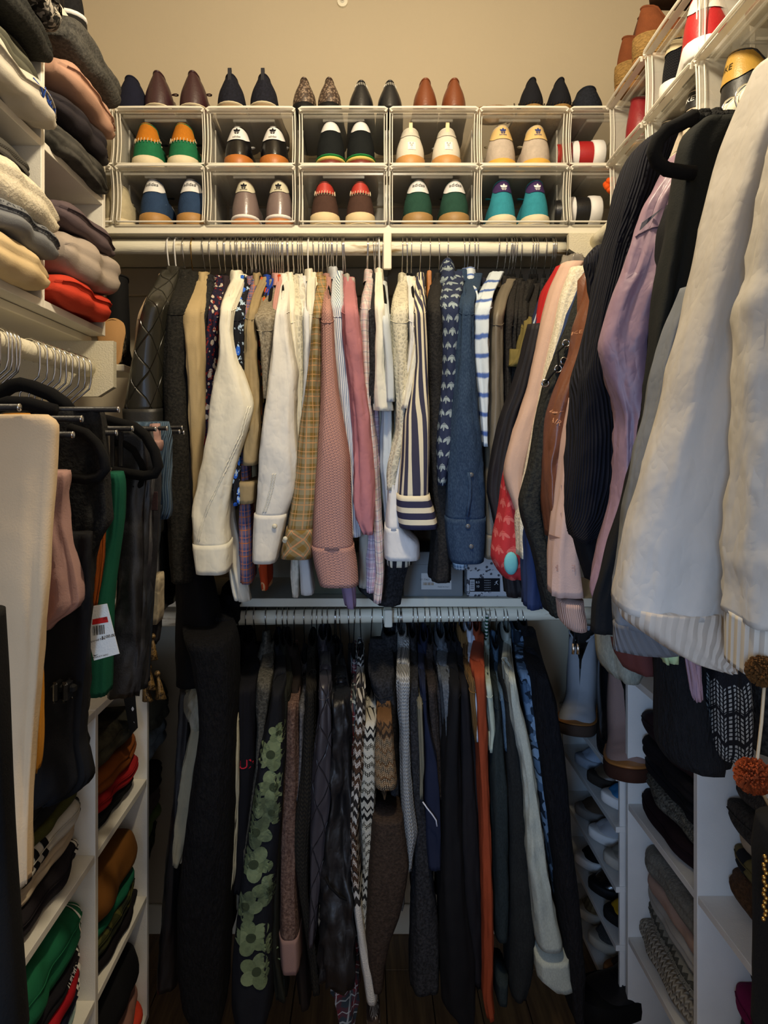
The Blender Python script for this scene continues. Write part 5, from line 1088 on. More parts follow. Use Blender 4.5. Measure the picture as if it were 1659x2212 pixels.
g.mk('green_wrap', PL('1d4a38'), o, smooth=True); w_.mk('white_wrap', PL('d0d0c8'), o, smooth=True)
# ---------------------------------------------------------------- folded clothes in the cube units
FN = [0]
def fold(label, side, yc, w, zc, h, xf, m, cat='clothes', name='folded_sweatpants', depth=.24, layers=2, amp=.005, droop=0.0, trim=None, stripes=None):
    """side -1: left units, front faces +X; side +1: right units, front faces -X"""
    FN[0] += 1; sd = FN[0]*2.3; s = -side; N = 26; rings = []; uv = []
    t = thing(name, label, cat, (xf-s*depth/2, yc, zc-h/2))
    def ring(q, grow=0.0):
        e = max(.25, (1-abs(q)**6))**.5; yy = yc+q*w/2; hh = h*(1+.16*nz(q*1.7, sd, 1))*e+grow*2
        xq = xf-s*.022*(abs(q)**4)+s*.012*nz(q*2.2, sd, 5)+s*grow; pts = []; uu = []
        for i in range(17):
            a = -PI/2+PI*i/16; r = math.sin(a); g = 0
            if layers == 2: g = .010*math.exp(-((r-.1)/.13)**2)
            elif layers == 3: g = .008*(math.exp(-((r-.4)/.11)**2)+math.exp(-((r+.3)/.11)**2))
            pts.append((xq-s*hh/2+s*hh/2*math.cos(a)**.8-s*g, zc+hh/2*r)); uu.append(hh/2*a)
        for i in range(1, 6): pts.append((xq-s*hh/2-s*(depth-hh)*i/5, zc+hh/2*(1-.12*i/5))); uu.append(hh+.03*i)
        for i in range(5, 0, -1): pts.append((xq-s*hh/2-s*(depth-hh)*i/5, zc-hh/2*(1-.05*i/5))); uu.append(-hh-.03*i)
        out = []
        for (x, z), u_ in zip(pts, uu):
            ov = max(0, (x-(xf-s*.08))*s)/.08
            d = nz(x*11+sd, yy*9, z*20)*amp+abs(nz(yy*20, z*30, sd))*amp*.8
            out.append(Vector((x+s*d, yy, z+d*.9-droop*ov*ov)))
        return out, [(yy, u_) for u_ in uu]
    for i in range(N):
        q = -1+2*i/(N-1); r, u_ = ring(q); rings.append(r); uv += u_
    v, f, _ = loft(rings); mk('cloth', v, f, m, t, uv)
    if trim is not None:        # raised bands round the fold near its far end
        for q0, q1, mm in trim:
            rr = [ring(q0+(q1-q0)*i/3, .0012)[0][:17] for i in range(4)]
            V = [p for r in rr for p in r]; mk('cuff_band', V, [[i*17+k_, i*17+k_+1, i*17+18+k_, i*17+17+k_] for i in range(3) for k_ in range(16)], mm, t)
    if layers == 2 and FN[0] % 2: # hem seam line
        sm = [ring(-1+2*(i+1)/22)[0][10]+Vector((s*.001, 0, 0)) for i in range(21)]
        B().tube(sm, .0011, 5).mk('seam', m, t, smooth=True)
    return t
def stack(side, yc, w, items):
    for it in items:
        lab, zc, h, xf, m = it[:5]; kw = it[5] if len(it) > 5 else {}
        fold(lab, side, yc, w, zc, h, side*abs(xf), m, **kw)
wb = PL('e5e1d6'); bb_ = PL('131315')
SWT = dict(name='folded_sweatshirt'); KN = dict(name='folded_knitwear', cat='sweater'); TT = dict(name='folded_track_top', cat='jacket')
stack(-1, 1.49, .285, [
 ('washed black jersey bundle at the bottom right of the top left cell', 2.128, .060, .585, mat('tiedye', '2b2a27', '4a4843'), dict(layers=3, droop=.02, amp=.008)),
 ('dark plum sweatpants under the pink ones in the top left cell', 2.190, .058, .578, PL('2a262a'), dict(droop=.012)),
 ('blush pink sweatpants in the top left cell', 2.252, .060, .568, PL('b08a75'), dict(droop=.008)),
 ('charcoal felt sweatpants topmost in the second top left cell', 2.330, .080, .556, WO('3b3a37', '55534e'), dict(droop=.01)),
 ('coral red sweatpants at the bottom of the second lower cell', 1.824, .062, .580, PL('c8412c'), dict()),
 ('beige sweatpants between the coral and the plum ones', 1.898, .086, .562, PL('a5988c'), dict(droop=.006, amp=.007)),
 ('plum grey sweatpants topmost above the beige ones', 1.974, .058, .568, PL('5a4d50'), dict(droop=.012, amp=.004))])
stack(-1, 1.178, .285, [
 ('pale yellow sweatpants at the bottom of the lower left cell', 1.826, .066, .575, PL('cfb78d'), dict(droop=.01)),
 ('slate blue sweatpants with stitched lettering above the pale yellow ones', 1.876, .052, .568, PL('77797c'), dict()),
 ('speckled cream sweatshirt above the slate blue sweatpants', 1.936, .072, .560, WO('c9bfa8', 'dcd2bc'), dict(droop=.008, **SWT)),
 ('charcoal sweatpants under the ribbed grey knit', 1.990, .046, .600, PL('2e2c2b'), dict(droop=.012)),
 ('ribbed grey knit topmost in the lower left cell', 2.036, .046, .622, mat('rib', '55524c', p=.006), dict(droop=.018, **KN)),
 ('white tee with blue script print in the upper left cell', 2.130, .060, .566, PL('bdb6a8'), dict(name='folded_tee_shirt', cat='t-shirt', amp=.008, droop=.018)),
 ('olive grey socks roll with cream ends above the white tee', 2.178, .038, .590, PL('57564a'), dict(trim=[(.80, .99, PL('a89f88'))], droop=.006)),
 ('second olive grey roll with cream end', 2.212, .034, .618, PL('504f45'), dict(trim=[(.62, .90, PL('a0977f'))], droop=.006)),
 ('black sweatpants with thin hem line beneath the tie dyed tee', 2.256, .052, .572, WO('232321', '343430'), dict(droop=.012)),
 ('black tee with white line artwork on a tie dyed ground', 2.312, .060, .560, mat('camo', '1c1b19', '9c958a', '45423d', q=70), dict(name='folded_tee_shirt', cat='t-shirt', droop=.008, amp=.008)),
 ('dark grey sweatshirt topmost in the upper left cell', 2.362, .044, .575, PL('262624'), dict(**SWT))])
stack(-1, .865, .285, [('grey sweatshirt in the nearest upper cell at the left edge', 2.14, .08, .58, WO('4a4944'), dict(**SWT)), ('dark sweatpants in the nearest upper cell', 2.22, .08, .59, PL('232221'), {}), ('white sweatshirt in the nearest lower cell', 1.84, .08, .58, PL('b8b0a0'), dict(**SWT)), ('grey sweatpants in the nearest lower cell', 1.92, .08, .58, PL('5e5e60'), {})])
def find(lab): return [o for o in COL.objects if o.get('label') == lab][0]
def kid(o, n='cloth'): return [c for c in o.children if c.name.startswith(n)][0]
# prints on folded things
t = find('white tee with blue script print in the upper left cell'); c = kid(t); bl = PL('2b478f')
for i in range(3):
    a = 1.19+i*.035; pts = [Vector((-.55, a+.012*math.sin(q*.9+i)+q*.0085, 2.128+.010*math.cos(q*1.3+i*2))) for q in range(12)]
    V = []; bv = BVHTree.FromPolygons([Vector(p) for p in REG[c][0]], REG[c][1])
    for p in pts:
        h = bv.ray_cast(Vector((-.4, p.y, p.z)), Vector((-1, 0, 0)), 1)
        if h[0]: V.append(h[0]+Vector((.001, 0, 0)))
    if len(V) > 3: B().tube(V, .0016, 5).mk('script_print', bl, t, smooth=True)
t = find('slate blue sweatpants with stitched lettering above the pale yellow ones'); c = kid(t)
decal('stitched_lettering', textmesh('DESIGNED TO FEEL THIS GOOD'), .017, PL('4d4f54'), t, [c], (-.55, 1.19, 1.888), (0, 1, 0), (0, 0, 1), (-1, 0, 0), lift=.0015)
t = find('black tee with white line artwork on a tie dyed ground'); c = kid(t)
random.seed(4); pr = []
for i in range(46):
    a = random.random()*6.28; x0 = random.uniform(-.5, .5); y0 = random.uniform(-.42, .42); l = random.uniform(.05, .16)
    pr.append(poly([(x0, y0), (x0+l*math.cos(a), y0+l*math.sin(a)*.6), (x0+l*math.cos(a)+.02, y0+l*math.sin(a)*.6+.02), (x0+.02, y0+.025)]))
put(decal('line_artwork', join2(pr), .11, PL('b5ad9c'), t, [c], (-.5, 1.24, 2.312), (0, 1, 0), (0, 0, .5), (-1, 0, 0), lift=.0016), kind='stuff')
# lower left unit
stack(-1, 1.257, .295, [
 ('black track top with white striped sleeve end, lowest in the upper cell', .705, .046, .562, PL('231f22'), dict(trim=[(.80, .87, wb), (.91, .98, wb)], **TT)),
 ('cream sweatshirt between the black and the white track tops', .748, .038, .570, PL('bcaa90'), dict(**SWT)),
 ('white track top with black sleeve stripes', .790, .042, .560, PL('c2bdb0'), dict(trim=[(-.72, -.60, bb_), (-.48, -.36, bb_), (-.24, -.12, bb_), (.84, .90, bb_), (.94, .99, bb_)], **TT)),
 ('olive green tee in a thin fold above the white track top', .823, .024, .566, PL('45461f'), dict(layers=1, name='folded_tee_shirt', cat='t-shirt')),
 ('black sweatshirt above the olive tee', .862, .052, .562, PL('161618'), dict(**SWT)),
 ('black fleece topmost above the olive tee', .918, .055, .575, PL('121214'), dict(**SWT)),
 ('bright green track jacket with white piping in the middle cell', .560, .100, .552, PL('1d6644'), dict(trim=[(.74, .78, wb), (.90, .94, wb)], amp=.009, **TT)),
 ('black track top with white lettering under the green jacket', .494, .036, .560, PL('19171b'), dict(trim=[(.86, .92, wb)], **TT)),
 ('scarlet track top with a white stripe under the black one', .462, .030, .556, PL('a61822'), dict(trim=[(.80, .92, wb)], layers=1, **TT)),
 ('navy track top with black and white cuff under the scarlet one', .428, .036, .556, PL('15182a'), dict(trim=[(.76, .84, wb), (.90, .98, wb)], **TT)),
 ('aqua camouflage tee in a thin fold', .398, .022, .566, mat('camo', '9ab5b0', '7e9ca0', 'b5c5c0'), dict(layers=1, name='folded_tee_shirt', cat='t-shirt')),
 ('black track top with broad white stripe under the aqua tee', .362, .044, .556, PL('141416'), dict(trim=[(.78, .90, wb)], **TT)),
 ('black sweatpants at the bottom left', .30, .075, .57, PL('111113'), {}),
 ('dark navy sweatpants at the bottom left', .22, .075, .57, PL('14151c'), {}),
 ('charcoal sweatpants lowest at the bottom left', .135, .09, .57, PL('1b1b1d'), {})])
t = find('black track top with white lettering under the green jacket'); decal('lettering', textmesh('adidas'), .026, PL('c9c6c0'), t, [kid(t)], (-.5, 1.33, .496), (0, 1, 0), (0, 0, 1), (-1, 0, 0), lift=.0015)
stack(-1, 1.588, .295, [
 ('black sweatpants at the bottom of the rear upper cell', .704, .048, .565, PL('161616'), dict(layers=3)),
 ('red sweatshirt under the burnt orange one', .744, .036, .556, PL('9c1f20'), dict(droop=.006, **SWT)),
 ('burnt orange sweatshirt under the tie dyed one', .786, .048, .556, PL('7f4318'), dict(droop=.006, **SWT)),
 ('dark tie dyed sweatshirt with a hanging black tag', .845, .068, .558, mat('tiedye', '25241e', '4c4839'), dict(amp=.008, **SWT)),
 ('black sweatpants at the bottom of the rear middle cell', .397, .026, .556, PL('161316'), dict(layers=1)),
 ('green and brown camouflage sweatpants in the rear middle cell', .436, .048, .558, mat('camo', '545228', '3a3c20', '2b2e22', q=20), dict(amp=.006)),
 ('thin emerald tee under the brown sweatshirt', .470, .018, .562, PL('155a40'), dict(layers=1, name='folded_tee_shirt', cat='t-shirt')),
 ('ochre brown sweatshirt in the rear middle cell', .530, .098, .556, PL('73491c'), dict(amp=.006, layers=1, **SWT)),
 ('black padded pouch on the pink sweatshirt in the bottom cell', .245, .13, .553, PL('151517'), dict(layers=1)),
 ('dusty pink sweatshirt under the black pouch', .160, .040, .553, PL('8f6658'), dict(layers=1, **SWT)),
 ('neon coral tee in the bottom rear cell', .120, .036, .548, PL('d5432a'), dict(layers=1, name='folded_tee_shirt', cat='t-shirt'))])
stack(-1, 1.935, .27, [
 ('grey tie dyed hoodie in the left rear corner unit', .725, .085, .575, mat('tiedye', '6f7068', '8f9ba3'), dict(droop=.03, amp=.01, **SWT)),
 ('olive tie dyed hoodie above the grey one in the corner unit', .815, .080, .565, mat('tiedye', '4d4c40', '66665a'), dict(droop=.05, amp=.01, **SWT)),
 ('olive green sweatpants with camo trim low in the corner unit', .41, .045, .60, mat('camo', '3c3b24', '2b2a1c', '4c4a30'), dict(droop=.02)),
 ('lime green tee in the corner unit', .45, .03, .60, PL('7d8c4a'), dict(layers=1, name='folded_tee_shirt', cat='t-shirt')),
 ('taupe pink sweatshirt in the corner unit', .50, .06, .60, PL('77635a'), dict(**SWT)),
 ('brown sweatshirt topmost in the middle corner cell', .57, .06, .59, PL('2e2621'), dict(**SWT))])
# black swing tag with an emblem
o = thing('swing_tag', 'black card tag with white emblem hanging by the tie dyed sweatshirt', 'tag', P(290, 1500, 1.60))
mk('card', [P(266, 1502, 1.585), P(292, 1498, 1.60), P(298, 1572, 1.60), P(281, 1590, 1.585)]+[P(266, 1502, 1.587), P(292, 1498, 1.602), P(298, 1572, 1.602), P(281, 1590, 1.587)], [[0, 1, 2, 3], [7, 6, 5, 4], [0, 4, 5, 1], [1, 5, 6, 2], [2, 6, 7, 3], [3, 7, 4, 0]], PL('0c0c0c'), o, smooth=False)
c = kid(o, 'card'); decal('emblem', LEAF, .016, PL('d8d4cc'), o, [c], P(287, 1536, 1.5), (1, 0, 0), (0, 0, 1), (0, 1, 0)); decal('lettering', textmesh('IXX'), .010, PL('d8d4cc'), o, [c], P(288, 1563, 1.5), (1, 0, .2), (-.2, 0, 1), (0, 1, 0))
# right unit
stack(1, 1.478, .325, [
 ('deep maroon knit lowest in the upper right cell', .694, .046, .632, PL('1d1015'), dict(**KN)),
 ('salt and pepper knit above the maroon one', .738, .040, .640, WO('33332f', '77776f'), dict(**KN)),
 ('black knit above the salt and pepper one', .780, .042, .640, PL('121217'), dict(**KN)),
 ('second black knit below the wine one', .822, .040, .636, PL('151216'), dict(**KN)),
 ('dark wine knit topmost in the upper right cell', .874, .060, .634, PL('241519'), dict(amp=.008, **KN)),
 ('beige cable knit lowest in the middle right cell', .382, .056, .630, mat('knit', '8b857a', 'a39d90', p=.014), dict(amp=.006, **KN)),
 ('grey and white patterned knit above the cable knit', .430, .040, .642, mat('isle', '4c4c46', '8c8a80', 'a5a296', p=.022), dict(**KN)),
 ('white sweatshirt with its hem hanging over the patterned knit', .470, .036, .648, PL('a39f98'), dict(**SWT)),
 ('pale pink sweater under the grey one', .506, .036, .650, PL('a98e80'), dict(layers=1, **KN)),
 ('light grey knit topmost in the middle right cell', .556, .062, .644, WO('6f6d66', '85837a'), dict(**KN)),
 ('black knit in the bottom right cell', .10, .08, .64, PL('1a1a1c'), dict(**KN))])
stack(1, 1.138, .315, [
 ('brown loop stitch cardigan with black trim', .708, .060, .662, mat('rope', '5a3f28'), dict(amp=.012, **KN)),
 ('tan sweater with black geometric pattern', .758, .036, .668, PL('5b5130'), dict(trim=[(.55, .8, PL('17171a')), (-.1, .1, PL('2a3038'))], **KN)),
 ('cream sweater between the tan and the furry ones', .790, .026, .680, PL('9b8b76'), dict(layers=1, **KN)),
 ('lower furry dark brown sweater in the near right cell', .832, .056, .656, mat('fur', '2b2622', '4a443d'), dict(amp=.009, **KN)),
 ('upper furry brown sweater in the near right cell', .892, .056, .672, mat('fur', '302a26', '4c453e'), dict(amp=.009, **KN)),
 ('black knit at the bottom of the lower near cell', .385, .06, .670, PL('121216'), dict(**KN)),
 ('dark navy knit under the magenta one', .440, .045, .670, PL('17171f'), dict(**KN)),
 ('magenta knit standing out in the lower near cell', .495, .050, .668, PL('6a1242'), dict(**KN)),
 ('black knit topmost in the lower near cell', .55, .05, .690, PL('121114'), dict(**KN))])
# ---------------------------------------------------------------- trousers on the left rod
def GP(short, desc, Y, rows, m, b=.016, cat='trousers', name='trousers', amp=.004, crease=.6, hollow=.01, fold_top=True):
    NG[0] += 1; sd = NG[0]*1.73; R = rows_of(rows.replace(':-', ':m')) if False else []
    for tk in rows.split():
        y, r = tk.split(':'); a, b2 = r.split(','); R.append((float(y), float(a), float(b2)))
    t = thing(name, desc, cat, P((R[0][1]+R[0][2])/2, R[0][0], Y))
    v, f, uv = cloth(R, lambda py: Y+.006*math.sin(py*.01+sd), b, seed=sd, amp=amp, crease=crease, n=30, pw=3.2, hollow=hollow, step=11); mk('leg', v, f, m, t, uv)
    # second layer hanging behind the bar
    R2 = [(y, a+3, b2-2) for y, a, b2 in R if y < R[0][0]+(R[-1][0]-R[0][0])*.9]
    v, f, uv = cloth(R2, lambda py: Y+b*2.3, b*.8, seed=sd+5, amp=amp, crease=crease, n=22, pw=3.2, step=16); mk('leg', v, f, m, t, uv)
    return t
GP('cream trousers', 'long cream trousers folded over the nearest bar on the left', .85, '896:-90,100 900:-90,118 915:-90,125 1000:-80,120 1100:-70,111 1250:-50,104 1330:-20,98 1400:2,92 1500:8,84 1600:12,76 1700:18,70 1800:24,67 1897:32,66', PL('cbb391'), b=.014, amp=.003)
GP('mustard trousers', 'mustard orange trousers showing in a thin strip beside the cream ones', .90, '893:10,62 905:14,70 930:14,70 1200:20,84 1400:50,90 1500:60,92 1600:66,91 1640:68,88 1662:70,83', PL('b67a26'), b=.01)
GP('dusty pink trousers', 'dusty mauve pink trousers with a bulging knee left of the black ones', .95, '1018:60,146 1030:60,149 1070:62,146 1120:64,143 1170:70,152 1220:76,164 1270:80,171 1302:80,174 1320:82,160 1335:84,124 1356:84,108', PL('a07f79'), b=.020, amp=.007, crease=1.4)
GP('black linen trousers', 'black linen trousers draped over the long upper bar', 1.02, '886:62,220 900:62,223 960:66,228 1040:76,234 1100:100,238 1130:110,239 1150:116,226 1200:118,205 1320:104,198 1420:98,192 1560:94,182 1640:84,186 1680:80,188 1705:78,150', mat('wool', '161616', '232322'), b=.022, amp=.008, crease=1.6)
GP('black cargo trousers', 'black cargo trousers with a buckled strap near the lower left', .98, '1150:98,200 1300:98,198 1450:94,186 1600:84,176 1650:78,190 1680:74,194 1710:70,170 1735:68,110', PL('121214'), b=.014, amp=.007, crease=1.6)
GP('orange corduroy trousers', 'orange brown corduroy trousers in a thin strip left of the green ones', 1.12, '1130:212,227 1200:208,225 1260:204,218 1310:200,208', PL('984b16'), b=.006)
GP('emerald trousers', 'emerald green knit trousers left of the black coated ones', 1.16, '1020:232,262 1035:232,268 1065:232,268 1120:234,264 1200:222,252 1300:206,240 1350:198,239 1430:186,237 1495:183,234', PL('11503d'), b=.02, amp=.005)
GP('black coated jeans', 'black coated jeans with white crackled patches', 1.22, '930:246,326 1000:252,334 1100:256,322 1200:258,322 1300:254,320 1400:236,314 1460:234,308 1495:236,300', mat('tiedye', '121214', '2e2e30', rough=.4), b=.022, amp=.007, crease=1.6)
GP('dark washed jeans', 'charcoal washed jeans with rust coloured patch', 1.28, '948:262,340 1000:270,346 1060:280,346 1100:300,344 1200:306,338 1350:306,322 1480:300,318', mat('tiedye', '1c1c20', '343438'), b=.02, amp=.005)
GP('blue corduroy trousers', 'steel blue wide wale corduroy trousers at the right end of the bars', 1.335, '911:262,362 918:262,366 950:310,368 1000:326,367 1050:338,366 1085:340,369 1105:344,368 1118:348,364', mat('cord', '3c5064', '8ea6b8', p=.007), b=.020, amp=.006)
GP('indigo jeans edge', 'indigo jeans seam hanging long under the blue corduroy trousers', 1.31, '1090:334,350 1200:322,336 1300:316,328 1400:312,322 1475:304,318', mat('denim', '14181f', '2c3d55'), b=.02)
GP('crochet top', 'cream crochet top with black border under the corduroy trousers', 1.40, '1240:334,350 1300:328,350 1335:326,350 1342:326,346', mat('lace', 'a3977f', p=.018), b=.02, cat='top', name='crochet_top')
GP('black crochet border', 'black crochet border with tassels below the cream crochet top', 1.41, '1335:324,346 1360:322,347 1385:322,342', mat('lace', '222124', p=.012), b=.02, cat='top', name='crochet_top')
GP('near black coat', 'black coat at the very left edge, nearest the camera', .50, '1325:-160,0 1450:-160,7 1600:-160,13 1800:-160,22 1900:-160,28 2050:-160,38 2240:-160,52', PL('0b0b0c'), b=.02, cat='coat', name='coat', amp=.001, crease=0)
GP('dusky rose trousers', 'dusky rose trousers showing inside the loop of the far black hanger', 1.24, '952:316,348 962:318,350 975:322,346', PL('9a7a72'), b=.02)
# zip teeth, price card, buckle, belt loops
t = find('charcoal washed jeans with rust coloured patch')
B().box(*sorted((P(321, 0, 1.25).x, P(340, 0, 1.25).x)), 1.250, 1.2545, P(0, 1103, 1.25).z, P(0, 1062, 1.25).z, .001).mk('patch', PL('2f2023'), t)
o = thing('price_card', 'white price card with a red band, barcode and price', 'tag', P(212, 1306, 1.0))
Yk = 1.0; pts = [P(202, 1309, Yk), P(231, 1304, Yk), P(258, 1412, Yk), P(203, 1427, Yk), P(192, 1385, Yk)]
mk('card', pts+[p+Vector((0, .0008, 0)) for p in pts], [[0, 1, 2, 3, 4], [9, 8, 7, 6, 5]]+[[i, i+5, (i+1) % 5+5, (i+1) % 5] for i in range(5)], PL('d9d5ca'), o, smooth=False)
def quad(name, cs, m, Y=.999): v = [P(a, b_, Y) for a, b_ in cs]; return mk(name, v, [[0, 1, 2, 3]], m, o, smooth=False)
quad('red_band', [(200, 1338), (231, 1332), (234, 1344), (199, 1350)], PL('b51f1c'))
for i in range(11):
    x = 200+i*2.3; w_ = (.9, 1.5, .7, 1.8, 1.0, .7, 1.5, .8, 1.2, .7, 1.4)[i]; quad('barcode_bar', [(x, 1353-i*.35), (x+w_, 1353-i*.35), (x+w_+1.2, 1373-i*.35), (x+1.2, 1373-i*.35)], PL('1a1a1a'), .9985)
for tx, px, py, sz in (('$100.00', 234, 1375, .0062), ('Tapered Pant', 209, 1383, .0045), ('XL', 227, 1336, .005), ('PRODUCT INFO', 216, 1418, .0032)):
    V = [P(px, py, .9985)+Vector((x*sz, 0, y*sz+x*sz*.22)) for x, y in textmesh(tx)[0]]; mk('print', V, textmesh(tx)[1], PL('1e1e1e'), o, smooth=False)
V = [P(207, 1416, .9985)+Vector((x*.006, 0, y*.006+.0006)) for x, y in SW[0]]; mk('tick_print', V, SW[1], PL('1e1e1e'), o, smooth=False)
o = find('black cargo trousers with a buckled strap near the lower left')
for a, b_ in ((108, 118), (128, 140)): B().box(P(a, 0, .93).x, P(b_, 0, .93).x, .935, .96, P(0, 1524, .93).z, P(0, 1478, .93).z, .004).mk('buckle', PL('0c0c0d', rough=.3), o)
B().box(P(96, 0, .93).x, P(150, 0, .93).x, .945, .957, P(0, 1506, .93).z, P(0, 1490, .93).z, .002).mk('strap', PL('101010'), o)
# tassels with gold sequins
tm = mat('wool', '2b2013', '8a6d3c', rough=.4)
for i, (px, py, h_) in enumerate(((330, 1375, 50), (322, 1440, 50), (340, 1455, 55), (308, 1470, 45))):
    o = thing('sequin_tassel', ('upper', 'middle left', 'lower right', 'lowest')[i]+' gold sequinned tassel under the crochet border', 'tassel', P(px, py, 1.38)); b = B()
    for k_ in range(16):
        a = k_*.4; b.tube([P(px, py, 1.38), P(px+3*math.cos(a)+i*2, py+h_*.4, 1.38+.006*math.sin(a)), P(px+9*math.cos(a)+i*4, py+h_, 1.38+.016*math.sin(a))], [.001, .003, .0035], 5)
    b.mk('strands', tm, o, smooth=True); B().ball(P(px, py, 1.38), .006, 8, 6).mk('knot', tm, o, smooth=True)
# chrome hooks on the left rod and bar hangers
def lhook(Y, i):
    o = thing('trouser_hanger', '%s chrome hook from the near end of the left rod' % ORD[i], 'hanger', (-.64, Y, 1.575), 'trouser hangers on the left rod'); r = .0235; p = []
    for q in range(12):
        a = math.radians(215-225*q/11); p.append((-.64+r*math.cos(a), Y, 1.69+r*math.sin(a)))
    e = .002*math.sin(i*2.1); p += [(-.617, Y+e, 1.655), (-.620, Y+e*2, 1.640), (-.634, Y+e*2, 1.628), (-.655, Y+e*3, 1.610), (-.658, Y+e*3, 1.575)]
    B().tube(p, .0022, 7).mk('hook', CHROME, o, smooth=True); return o
ORD = ['first', 'second', 'third', 'fourth', 'fifth', 'sixth', 'seventh', 'eighth', 'ninth', 'tenth', 'eleventh', 'twelfth', 'thirteenth', 'fourteenth', 'fifteenth']
LY = [1.09, 1.17, 1.20, 1.212, 1.226, 1.24, 1.315, 1.345, 1.38, 1.405, 1.43, 1.462, 1.495, 1.525, 1.56]
HK = [lhook(y, i) for i, y in enumerate(LY)]
def bar(par, Y, z, x1=-.367, x0=-.62): B().tube([(x0, Y, z), (x1, Y, z)], .0042, 10).mk('bar', DARKP, par, smooth=True); B().tube([(x1, Y, z), (x1+.0018, Y, z)], .0046, 10).mk('end_cap', CHROME, par, smooth=True)
def loopm(par, pts, Y, r=.0075): B().tube([P(a, b_, Y) for a, b_ in pts], r, 10).mk('velvet_arm', VELVET, par, smooth=True)
bars = [(0, .80, 1.546, -.40), (1, .895, 1.538, -.367), (1, .88, 1.517, -.372), (2, 1.00, 1.557, -.357), (2, 1.025, 1.524, -.369), (3, 1.09, 1.533, -.367), (4, 1.21, 1.537, -.367), (5, 1.28, 1.541, -.367), (8, 1.365, 1.538, -.367), (9, 1.385, 1.5465, -.367), (10, 1.39, 1.537, -.365)]
for i, Y, z, x1 in bars: bar(HK[i], Y, z, x1)
loopm(HK[1], [(-20, 862), (0, 850), (25, 834), (45, 830), (70, 836), (110, 852), (138, 872), (150, 888)], 1.06, .011)
loopm(HK[2], [(-10, 880), (20, 870), (60, 872), (90, 880), (120, 888)], .98, .010)
loopm(HK[3], [(150, 925), (185, 936), (208, 958), (224, 990), (228, 1012), (214, 1030), (190, 1036), (150, 1032)], .985)
loopm(HK[4], [(218, 904), (250, 912), (290, 922), (315, 942), (334, 975), (342, 1008), (334, 1024), (310, 1028), (244, 1018)], 1.19, .009)
loopm(HK[5], [(242, 956), (268, 958), (290, 972), (304, 998), (312, 1022), (306, 1044), (290, 1052)], 1.205, .0065)
for px in (244, 262): B().box(P(px-6, 0, 1.2).x, P(px+4, 0, 1.2).x, 1.196, 1.204, P(0, 1010, 1.2).z, P(0, 930, 1.2).z, .002).mk('post', DARKP, HK[5])
# ---------------------------------------------------------------- boxes on the middle shelf
def sbox(label, x0, x1, y0, z0, h, m, lab=None):
    o = thing('cardboard_shoe_box', label, 'box', ((x0+x1)/2, y0+.12, z0))
    B().box(x0, x1, y0, y0+.24, z0, z0+h-.03, .002).mk('body', m, o); B().box(x0-.002, x1+.002, y0-.003, y0+.243, z0+h-.035, z0+h, .002).mk('lid', m, o)
    return o
bz = 1.1135; yb = 1.86
def xx(px, y=yb): return (px-VX)/F*y
sbox('plain grey green shoe box under the pink shirts', xx(640), xx(868), yb+.03, bz, .115, PL('6a6c5c'))
o = sbox('grey shoe box with a white label picturing a sock boot', xx(872), xx(1000), yb, bz, .12, PL('7c7f80'))
def lab(o, px0, px1, py0, py1, m, nm, dy=.0006): B().box(xx(px0), xx(px1), yb-dy-.0004, yb-dy, P(0, py1, yb).z, P(0, py0, yb).z).mk(nm, m, o)
def ltx(o, t, px, py, s, m, dy=.0016): V = [P(px, py, yb-dy)+Vector((x*s, 0, y*s)) for x, y in textmesh(t)[0]]; mk('print', V, textmesh(t)[1], m, o, smooth=False)
lab(o, 910, 975, 1238, 1273, PL('c2c0bc'), 'label'); ltx(o, 'MADE IN ITALY', 958, 1268, .0045, PL('222222')); ltx(o, '27  ITALY', 918, 1252, .006, PL('222222'))
for i in range(9): lab(o, 914+i*2.6, 914+i*2.6+(1.4 if i % 3 else .8), 1258, 1264, PL('8a6a3a'), 'barcode_bar', .0012)
V = [P(a, b_, yb-.0014) for a, b_ in ((946, 1242), (962, 1242), (962, 1250), (972, 1256), (972, 1259), (944, 1259), (946, 1252))]; mk('boot_picture', V, [[0, 1, 2, 6], [2, 3, 4, 5, 6]], PL('1a1a1c'), o, smooth=False)
o = sbox('white speckled shoe box with black size label', xx(1009), xx(1150), yb, bz, .105, mat('floral', 'b9b9bc', '4a4a50', 'b9b9bc', p=.012))
lab(o, 1014, 1080, 1249, 1278, PL('16161a'), 'label'); lab(o, 1015, 1025, 1252, 1276, PL('c9c9cc'), 'white_panel', .0012)
for i in range(9): lab(o, 1016.2, 1023.8, 1254+i*2.3, 1254+i*2.3+(1.2 if i % 2 else .7), PL('16161a'), 'barcode_bar', .0018)
wt = PL('d5d5d8'); ltx(o, '8.5', 1032, 1258, .0085, wt); ltx(o, '10', 1032, 1267, .0085, wt)
for i in range(5): ltx(o, 'US 42 EUR 27', 1053, 1254+i*5, .0030, wt)
fig = join2([ellp(.05, .42, .07, .08, 0), poly([(-.05, .34), (.12, .34), (.10, .0), (-.04, .02)]), poly([(.10, .34), (.36, .62), (.40, .58), (.12, .24)]), poly([(-.05, .33), (-.32, .18), (-.30, .13), (-.02, .25)]), poly([(-.02, .04), (-.42, -.30), (-.36, -.36), (.06, .0)]), poly([(.04, .04), (.34, -.32), (.42, -.28), (.12, .08)])])
V = [P(1072, 1260, yb-.0018)+Vector((x*.013, 0, y*.013)) for x, y in fig[0]]; mk('leaping_figure_emblem', V, fig[1], wt, o, smooth=False)
